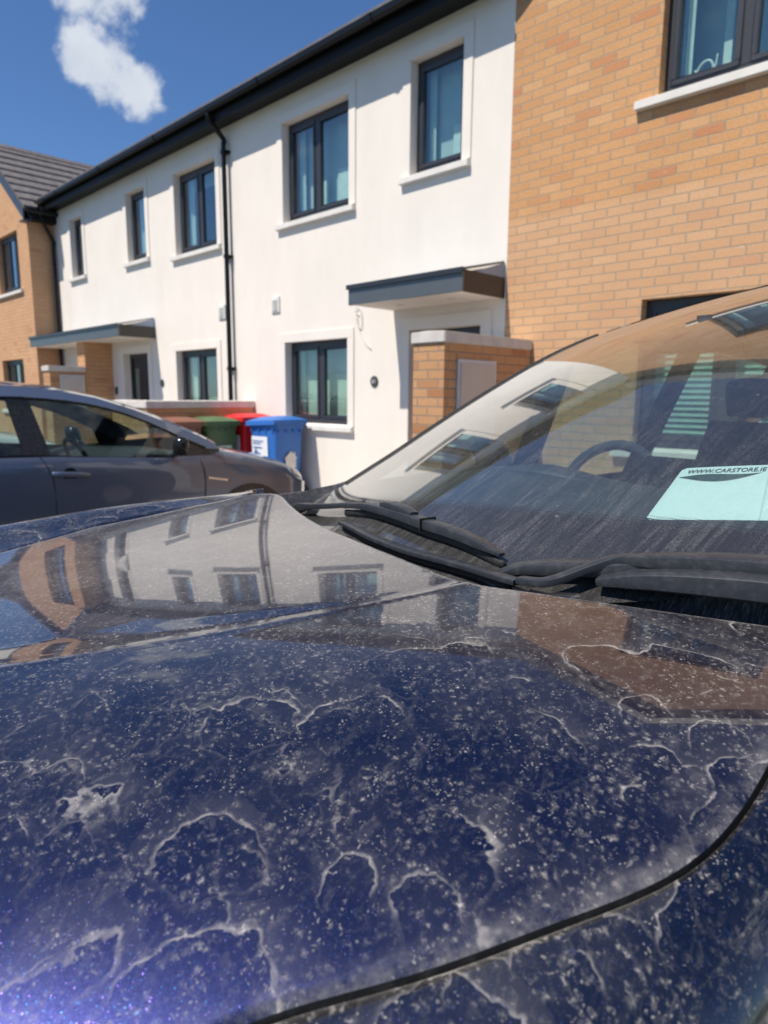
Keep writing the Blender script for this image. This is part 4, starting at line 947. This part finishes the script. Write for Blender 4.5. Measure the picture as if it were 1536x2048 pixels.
# sides
def belt(v, sg): return E-.375+.03*smooth(v, .4, 3)+.03*sg*.0
for sg in (-1, 1):
    def railp(v):
        if v < 1.5: j = min(NGV, max(0, int(round((v-.30)/1.2*NGV)))); q = min(GW, key=lambda r: abs(r[0 if sg < 0 else -1][1]-v))[0 if sg < 0 else -1]; return Vector((q[0]+sg*.045, v, q[2]-.045))
        t = (v-1.5)/1.55; z = (zL if sg < 0 else zR)+.02*math.sin(t*math.pi*.6)-.08*t*t-.02; return Vector((sg*lerp(.60, .62, t), v, z))
    def beltp(v): return Vector((sg*.865, v, belt(v, sg)))
    vs_ = [.45, .65, .9, 1.28, 1.44, 1.75, 2.11, 2.30, 2.6, 2.98, 3.10, 3.25]; kind = ['g', 'g', 'g', 'p', 'g', 'g', 'p', 'g', 'g', 'p', 'b']
    segs = [('g', 0, 3), ('p', 3, 4), ('g', 4, 6), ('p', 6, 7), ('g', 7, 9), ('p', 9, 10), ('b', 10, 11)]
    for k, i0, i1 in segs:
        pm = MB()
        for a, b in zip(vs_[i0:i1], vs_[i0+1:i1+1]): pm.quad(beltp(a), beltp(b), railp(b), railp(a))
        NC.part({'g': 'side_window', 'p': 'pillar_trim', 'b': 'rear_quarter'}[k], pm, {'g': CARG, 'p': BLACKT, 'b': BLUE2}[k])
    NC.part('roof_rail', MB().sweep([railp(v)+Vector((-sg*.005, 0, .012)) for v in vs_[5:]], [.05]*7, [.05]*7, 8, catm=2), BLUE2, smooth=True)
    rows = []
    for v in [.40, .8, 1.2, 1.7, 2.2, 2.7, 3.1, 3.28]:
        k = 1 if v < 3.0 else (.94 if v < 3.2 else .86); rows.append([(sg*.865*k, v, belt(v, sg)), (sg*.91*k, v, belt(v, sg)-.05), (sg*.93*k, v, .85), (sg*.93*k, v, .60), (sg*.90*k, v, .35), (sg*.86*k, v, .22)])
    NC.part('body_side', MB().grid(rows), BLUE2, smooth=True)
    NC.part('door_mirror', MB().sweep([(sg*.88, 1.38, E-.36), (sg*.93, 1.38, E-.33), (sg*1.0, 1.36, E-.25), (sg*1.08, 1.35, E-.25), (sg*1.11, 1.34, E-.26)], [.04, .05, .10, .10, .04], [.03, .05, .15, .15, .08], 12), BLUE2, smooth=True)
    for vw in (-.55, 2.35):
        wh = NC.part('wheel', MB().cyl((sg*.74, vw, .33), (sg*.945, vw, .33), .33, 40), TYRE); NC.part('rim', MB().cyl((sg*.94, vw, .33), (sg*.955, vw, .33), .22, 30, .20), RIM, wh)
        NC.part('wheel_arch', MB().cyl((sg*.90, vw, .34), (sg*.938, vw, .34), .375, 40), BLACKT)
    for vh in (1.95, 2.85): NC.part('door_handle', MB().sweep([(sg*.93, vh-.1, .90), (sg*.95, vh-.05, .90), (sg*.95, vh+.05, .90), (sg*.93, vh+.1, .90)], [.02]*4, [.03]*4, 8), BLUE2, smooth=True)
tg = [[(u*.98, 3.05+.0, z-.02) for u, v, z in rfm[-1][::7]], [(a*.80, 3.27, E-.35) for a in [-1+.2*k for k in range(11)]]]
NC.part('rear_screen', MB().grid(tg), CARGD, smooth=True)
NC.part('tailgate', MB().grid([[(a*.80, 3.27, E-.35) for a in (-1, -.5, 0, .5, 1)], [(a*.82, 3.33, .8) for a in (-1, -.5, 0, .5, 1)], [(a*.80, 3.36, .5) for a in (-1, -.5, 0, .5, 1)], [(a*.78, 3.30, .22) for a in (-1, -.5, 0, .5, 1)]]), BLUE2, smooth=True)
# black corner covers between wing and windscreen
for sg in (-1, 1):
    cv = []
    for k in range(9):
        v = lerp(.20, .62, k/8); vi = max(v, .33); ui = Uw(vi)+.012
        cv.append([(sg*ui, v+.02, E+Zw(sg*ui, vi)-.010-(.33-v if v < .33 else 0)*.18), (sg*lerp(ui, .87, .55), v, E-.312+.06*smooth(v, .25, .65)), (sg*.872, v-.02, E-.316+.012*smooth(v, .2, .6)), (sg*.885, v-.02, E-.40)])
    NC.part('corner_cover', MB().grid(cv), COVER, smooth=True)
# scuttle panel under the wipers
cow = MB(); cr_ = []
for k in range(41):
    a = -1+2*k/40; u = a*.80; cr_.append([(u, Vr(u)-.06, E+Zb(u, Vr(u)-.06)-.10-.08*smooth(abs(u), .58, .72)), (u, Vr(u)+.02, E+Zb(u, min(Vr(u), .15))-.09-.08*smooth(abs(u), .58, .72)), (u, vbase(u)+.035, E+Zw(u, vbase(u)+.035)-.014)])
NC.part('scuttle_panel', cow.grid(cr_), COWL, smooth=True)
# raised rear lip of the scuttle near the pivot
NC.part('scuttle_lip', MB().sweep([(.275, .030, E-.306), (.305, .060, E-.291), (.35, .078, E-.282), (.43, .108, E-.271), (.53, .154, E-.255), (.63, .19, E-.248), (.78, .25, E-.25)], [.012, .045, .055, .058, .058, .058, .058], [.006, .018, .024, .026, .028, .028, .028], 12, power=.5), WIPER, smooth=True, angle=.55)
# wipers
fw_ = NC.part('wiper', MB().sweep([(-.84, .225, E-.375), (-.763, .241, E-.346), (-.70, .231, E-.333), (-.64, .216, E-.323), (-.512, .194, E-.303), (-.40, .184, E-.284), (-.34, .180, E-.275)], [.024, .03, .034, .030, .026, .026, .024], [.02, .026, .024, .018, .016, .014, .012], 12, power=.45), WIPER, smooth=True, angle=.55)
NC.part('blade', MB().sweep([(-.412, .184, E-.290), (-.33, .172, E-.276), (-.243, .156, E-.268), (-.097, .124, E-.262), (.006, .102, E-.262), (.121, .087, E-.263), (.202, .075, E-.269), (.258, .070, E-.277)], [.018, .026, .034, .036, .035, .033, .028, .014], [.010, .016, .020, .021, .021, .020, .016, .006], 12, power=.38), WIPER, fw_, smooth=True, angle=.55)
NC.part('blade_cap', MB().sweep([(-.20, .149, E-.252), (-.15, .138, E-.247), (-.09, .124, E-.247), (-.04, .113, E-.250)], [.022, .034, .034, .020], [.008, .016, .016, .008], 10, power=.4), WIPER, fw_, smooth=True, angle=.55)
NC.part('blade_seam', MB().box(.018, .0205, .078, .122, E-.275, E-.2478), RUBBER, fw_)
NC.part('blade_rubber', MB().sweep([(x, y, E+z-.017) for x, y, z in ((-.412, .184, -.290), (-.243, .156, -.268), (-.097, .124, -.262), (.006, .102, -.262), (.121, .087, -.263), (.202, .075, -.269), (.265, .069, -.279))], [.010]*7, [.018]*7, 8), RUBBER, fw_, smooth=True)
nw_ = NC.part('wiper', MB().sweep([(.350, .016, E-.294), (.389, .021, E-.290), (.409, .040, E-.283), (.431, .073, E-.268), (.461, .110, E-.252), (.503, .125, E-.246), (.552, .142, E-.241), (.61, .16, E-.236), (.70, .19, E-.232), (.84, .24, E-.235)], [.025, .024, .022, .022, .026, .034, .046, .054, .060, .066], [.012, .014, .014, .014, .016, .020, .026, .030, .034, .038], 12, power=.45), WIPER, smooth=True, angle=.55)
NC.part('blade', MB().sweep([(-.318, .106, E-.314), (-.306, .103, E-.310), (-.20, .073, E-.306), (-.107, .048, E-.305), (.041, .024, E-.303), (.145, .020, E-.300), (.232, .018, E-.298), (.30, .014, E-.298), (.350, .012, E-.297)], [.010, .020, .023, .025, .026, .027, .027, .026, .025], [.006, .009, .010, .010, .010, .010, .010, .010, .010], 12, power=.35), WIPER, nw_, smooth=True, angle=.55)
NC.part('blade_rubber', MB().sweep([(x, y+.004, E+z-.012) for x, y, z in ((-.306, .103, -.310), (-.107, .048, -.305), (.041, .024, -.303), (.232, .018, -.298), (.33, .012, -.297))], [.010]*5, [.016]*5, 8), RUBBER, nw_, smooth=True)
NC.part('pivot_cover', MB().sweep([(.455, .078, E-.282), (.51, .098, E-.270), (.57, .117, E-.262), (.64, .14, E-.256), (.72, .17, E-.253), (.86, .22, E-.25)], [.03, .05, .055, .06, .065, .07], [.012, .026, .032, .036, .038, .042], 14, power=.4), WIPER, nw_, smooth=True, angle=.55)
# card behind the glass
def wp(u, v, off): return Vector((u, v, E+Zw(u, v)-off))
CU0, CU1 = .357, .63
def card_pt(s_, t_, off):   # s across, t up the glass
    lo = (lerp(.411, .70, s_), lerp(.266, .360, s_)); hi = (lerp(.390, .63, s_), lerp(.417, .490, s_)); u = lerp(lo[0], hi[0], t_); v = lerp(lo[1], hi[1], t_); return wp(u, v, off)
def roundcard(s_, t_): return True
cm = MB(); n1, n2 = 40, 24; rows = []
for j in range(n2+1):
    t_ = j/n2; row = []; r = .05
    ins = 0
    if t_ < r: ins = r*.6*(1-math.sqrt(max(0, 1-((r-t_)/r)**2)))
    if t_ > 1-r*1.2: ins = r*.6*(1-math.sqrt(max(0, 1-((t_-1+r*1.2)/(r*1.2))**2)))
    for i in range(n1+1): s_ = lerp(ins, 1, i/n1); row.append(card_pt(s_, t_, .007))
    rows.append(row)
card = NC.part('sale_card', cm.grid(rows), PAPER, smooth=True)
tm = text_mesh('WWW.CARSTORE.IE', 1.0, 0.0, .12, .010, 'LEFT')
xs_ = [v.co.x for v in tm.vertices]; ys_ = [v.co.y for v in tm.vertices]; x0_, x1_, y0_, y1_ = min(xs_), max(xs_), min(ys_), max(ys_)
def print_on(me, s0, s1, t0, t1, mat, name, off=.0058):
    for v in me.vertices:
        v.co = card_pt(lerp(s0, s1, (v.co.x-x0_)/(x1_-x0_)), lerp(t0, t1, (v.co.y-y0_)/(y1_-y0_)), off)
    me.materials.clear(); me.materials.append(mat); link(name, me, card)
tm2 = tm.copy(); print_on(tm, .055, .56, .868, .945, INK, 'card_text')
sw = MB(); top = []; bot = []
for k in range(31):
    a = k/30; s_ = lerp(.015, .545, a); mid = .80-.05*math.sin(a*math.pi)+.05*a
    th_ = .085*math.sin(a*math.pi)**1.2; wv = .02*math.sin(a*2*math.pi)
    top.append(card_pt(s_, mid+th_*.75+wv, .0058)); bot.append(card_pt(s_, mid-th_*.9+wv*.2, .0058))
NC.part('card_swoosh', sw.grid([bot, top]), GREEN_INK, card)
NC.part('card_fold', MB().grid([[card_pt(.575, t_, .0058) for t_ in (.01, .3, .6, .9)], [card_pt(.583, t_, .0058) for t_ in (.01, .3, .6, .9)]]), CREASE, card)
# cabin
dsh = []
for k in range(21):
    a = -1+.1*k; u = a*.78; bump_ = .035*math.exp(-((u+.40)/.20)**2)
    dsh.append([(u*.93, vbase(u)+.10, E+Zw(u*.9, vbase(u)+.10)-.05), (u, .50, E-.285), (u, .85, E-.265+bump_*.6), (u, 1.0, E-.255+bump_), (u, 1.06, E-.30+bump_*.3), (u, 1.08, E-.60)])
NC.part('dashboard', MB().grid(dsh), DASH, smooth=True)
NC.part('instrument_hood', MB().sweep([(-.56, .97, E-.265), (-.46, .94, E-.245), (-.37, .935, E-.240), (-.28, .94, E-.245), (-.18, .97, E-.265)], [.05, .12, .14, .12, .05], [.02, .03, .035, .03, .02], 12), DASH, smooth=True)
NC.part('centre_screen', MB().box(-.13, .12, 1.045, 1.065, E-.30, E-.17), BLACKT, bevel=.008)
NC.part('dash_vent', MB().box(.44, .60, 1.0, 1.05, E-.262, E-.250), BLACKT)
sw_c = Vector((-.37, 1.27, E-.34)); tl = R(24); ring = [sw_c+Vector((.19*math.cos(a), .19*math.sin(tl)*math.sin(a), .19*math.cos(tl)*math.sin(a))) for a in [2*math.pi*k/32 for k in range(33)]]
stw = NC.part('steering_wheel', MB().sweep(ring, [.040]*33, [.038]*33, 10, power=1, catm=1), SEAT, smooth=True)
NC.part('wheel_hub', MB().sweep([sw_c+Vector((-.17, 0, -.02)), sw_c+Vector((-.06, -.02, -.02)), sw_c+Vector((.06, -.02, -.02)), sw_c+Vector((.17, 0, -.02))], [.03, .08, .08, .03], [.03, .13, .13, .03], 10), SEAT, stw, smooth=True)
for su in (-.37, .37):
    st = NC.part('front_seat', MB().sweep([(su, 1.65, .72), (su, 2.10, .70), (su, 2.20, .80), (su, 2.30, 1.05), (su, 2.36, 1.32)], [.46, .50, .52, .52, .42], [.14, .16, .15, .13, .10], 12, up=(0, -.5, 1)), SEAT, smooth=True)
    NC.part('headrest', MB().sweep([(su-.13, 2.37, 1.43), (su, 2.37, 1.44), (su+.13, 2.37, 1.43)], [.08, .10, .08], [.16, .19, .16], 12), SEAT, st, smooth=True)
NC.part('rear_seat', MB().box(-.66, .66, 2.75, 2.95, .6, 1.16), SEAT, bevel=.05)
NC.part('interior_mirror', MB().sweep([(-.13, 1.16, E+.165), (.0, 1.15, E+.17), (.12, 1.16, E+.165)], [.03, .05, .03], [.06, .08, .06], 10).box(-.02, .02, 1.16, 1.30, E+.18, E+.24), SEAT, smooth=True)
NC.part('cabin_floor', MB().box(-.86, .86, .5, 3.2, .25, .35), SEAT)
for sg in (-1, 1): NC.part('door_lining', MB().box(sg*.84-.01, sg*.84+.01, .5, 3.1, .35, E-.385), SEAT)

# ------------------------------------------------------------------ opposite side of the street (mirrored in the glass)
def hedge(label, x0, x1, y, h):
    mb = MB(); rnd = random.Random(3)
    for i in range(9000):
        x = rnd.uniform(x0, x1); yy = y+rnd.gauss(0, .35); z = rnd.uniform(.05, h+.15*math.sin(x*1.3)); s_ = rnd.uniform(.05, .12)
        a = Vector((rnd.gauss(0, 1), rnd.gauss(0, 1), rnd.gauss(0, 1))).normalized(); b = a.orthogonal().normalized(); p = Vector((x, yy, z)); mb.quad(p-a*s_, p-b*s_*.6, p+a*s_, p+b*s_*.6)
    t = Thing('hedge', label, 'hedge', ((x0+x1)/2, y, 0)); t.part('foliage', mb, LEAFM, fix=False)
hedge('clipped green hedge along the far side of the road', -34, 24, -15.5, 1.6)
